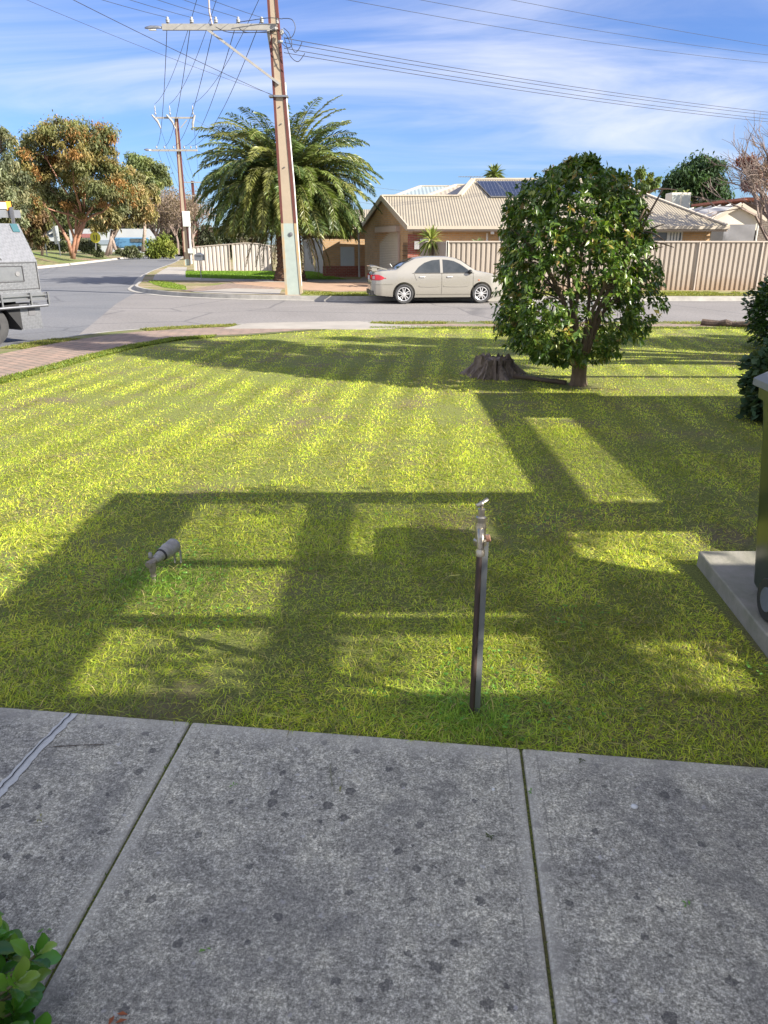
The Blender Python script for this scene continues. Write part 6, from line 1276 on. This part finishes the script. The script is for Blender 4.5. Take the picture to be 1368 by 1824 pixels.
# ============================================================ UNSEEN BUILDING BEHIND THE PHOTOGRAPHER: boards and roofs shaped to throw the lawn shadows
CE=1/math.tan(R(SUN_EL)); SX=-math.cos(R(SUN_AZ))*CE; SY=math.sin(R(SUN_AZ))*CE
ZP=2.6
def lift(x,y,z=ZP): return (x-SX*z,y-SY*z)      # a shadow place on the lawn and the height of what throws it
PG=thing('shadow_pergola','unseen timber boards and slats added beside the photographer to shadow the lawn','shadow_pergola',(*lift(0,3.5),0))
TIM=mat('brown timber',(.20,.14,.09),(.14,.10,.07),4,.8)
bd=MB()
def board(x0,x1,y0,y1,mb,th=.03,z=ZP):
    a=lift(x0,y0,z);b=lift(x1,y1,z); mb.box(((a[0]+b[0])/2,(a[1]+b[1])/2,z+random.uniform(-.002,.002)),(b[0]-a[0],b[1]-a[1],th))
for r in((-1.92,-1.30,2.2,5.10),(-1.30,1.14,4.90,5.12),(-.50,-.22,2.2,4.90),(.74,1.13,2.2,4.90),(1.13,1.47,4.90,8.95),(1.13,2.05,4.35,4.90),(1.13,2.05,2.97,3.70),(-1.30,-.50,3.80,3.87),(-1.30,-.50,3.10,3.20),(-.22,.74,3.04,3.20),(1.52,2.6,7.6,8.95),(-.22,.74,3.25,3.95)): board(*r,bd)  # each board is sized by the dark band it casts
bd.build('shadow_boards',TIM,PG)
sl=MB()
def slats(x0,x1,y0,y1,cov,pitch=.04):  # thin slats added so a lawn patch gets only partial sun
    n=max(1,int((y1-y0)/pitch))
    for i in range(n): yy=y0+(y1-y0)*(i+.5)/n; board(x0,x1,yy-pitch*cov/2,yy+pitch*cov/2,sl,.012,ZP+.04)
slats(-1.30,-.50,3.87,4.90,.26); slats(-1.30,-.50,3.20,3.80,.18); slats(-1.30,-.50,2.55,3.10,.14)
slats(-.22,.74,4.45,4.90,.34); slats(-.22,.74,3.95,4.45,.15); slats(-.22,.74,2.6,3.04,.22); slats(1.52,2.2,5.0,7.5,.25,.05)
sl.build('shade_slats',TIM,PG)
CR=thing('dapple_leaves','loose leaves added over the unseen boards to dapple the lawn shadows','dapple_leaves',(*lift(0,3.5),ZP))
gx=RNG.uniform(-2.0,2.1,9000); gy_=RNG.uniform(2.3,5.2,9000); k=(vnoise(gx+5,gy_,1.9,51)*.55+vnoise(gx+5,gy_,6,52)*.45>.64); gx=gx[k];gy_=gy_[k]; n=len(gx)  # leaves scattered to break up the hard shadow edges
P=np.stack([gx-SX*ZP,gy_-SY*ZP,ZP+.03+RNG.random(n)*.06],1); Ls=RNG.uniform(.04,.08,n)
V,F,T=leaves(P,RNG.normal(size=(n,3))*np.array([1,1,.4]),Ls,Ls*.7,pick(n,[(.06,.11,.03),(.09,.15,.04)])); np_mesh('foliage',V,F,T,ML,CR)
mb=MB()
for i in range(9): x0=-1.9+i*.45; mb.tube([(x0-SX*ZP,2.4-SY*ZP,ZP+.03),(x0+.2-SX*ZP,3.6-SY*ZP,ZP+.05),(x0-.1-SX*ZP,5.0-SY*ZP,ZP+.03)],.006,5)
mb.build('stem',BARK,CR)
# unseen unit, its roofs and storey height set to shade lawn and path
UH=thing('shadow_unit','unseen brick unit added behind and right of the photographer to shade lawn and path','house',(10,1,0))
a=lift(2.32,2.3);b2=lift(12,8.6)
rf=MB(); rf.box(((a[0]+14)/2,(a[1]+b2[1])/2,ZP+.12),(14-a[0],b2[1]-a[1],.2)); 
c1=lift(-1.9,.9);c2=lift(3,2.42); rf.box(((c1[0]+c2[0])/2,(c1[1]+c2[1])/2,ZP+.121),(c2[0]-c1[0],c2[1]-c1[1],.1)); rf.build('roof',mat('grey roof sheet',(.35,.35,.34)),UH)  # second roof piece added to fill a gap in the path shade
MB().box((10.4,-8.4,2.75),(6.4,13.4,5.5)).build('shade_storey',brick_mat('upper brick',PI/2,(.38,.25,.17),(.32,.2,.14),(.4,.35,.3)),UH)  # tall block added so the path lies in shade
MB().box((10.6,2.3,1.25),(6.6,7.8,2.5)).build('wall',brick_mat('unit brick',PI/2,(.38,.25,.17),(.32,.2,.14),(.4,.35,.3)),UH)
# unseen tree added right of the frame, clusters placed to shape the lawn shade
base=Vector((11.5,9.6,0)); cl_=[]
for x,y,z,rx,ry,rz in ((7.7,6.9,4.1,.6,.9,.7),(7.7,8.2,4.1,.6,.9,.7),(7.7,9.6,4.2,.6,.9,.7),(7.7,10.7,4.1,.6,.8,.7),(7.8,6.9,5.4,.7,.9,.8),(7.8,8.3,5.4,.7,.9,.8),(7.7,9.6,5.4,.7,.9,.7),(7.8,7.0,6.4,.6,.8,.6),(7.8,8.3,6.3,.6,.8,.5),(7.8,6.9,7.1,.6,.8,.5),(7.8,8.2,7.2,.6,.8,.5),(8.0,7.2,8.0,.6,.7,.6),(7.9,8.4,8.0,.6,.7,.5),(8.0,7.9,8.7,.5,.6,.5),(9.0,10.6,4.3,.8,.8,.6),(10.2,10.7,4.3,.8,.8,.6),(11.4,10.8,4.3,.8,.8,.6),(12.6,10.8,4.3,.8,.8,.6),(13.8,10.8,4.3,.8,.8,.6),(15,10.8,4.3,.8,.8,.6)):
    cl_.append(((x,y,z),(rx,ry,rz)))
bg_tree('shadow_tree','unseen evergreen added beyond the right edge to shade the far lawn','tree',base,cl_,54000,.17,[(.04,.08,.03),(.06,.10,.03)],.22,[base,base+Vector((0,0,1.8)),base+Vector((-.2,0,3.0))])
print('objects',len(bpy.data.objects))
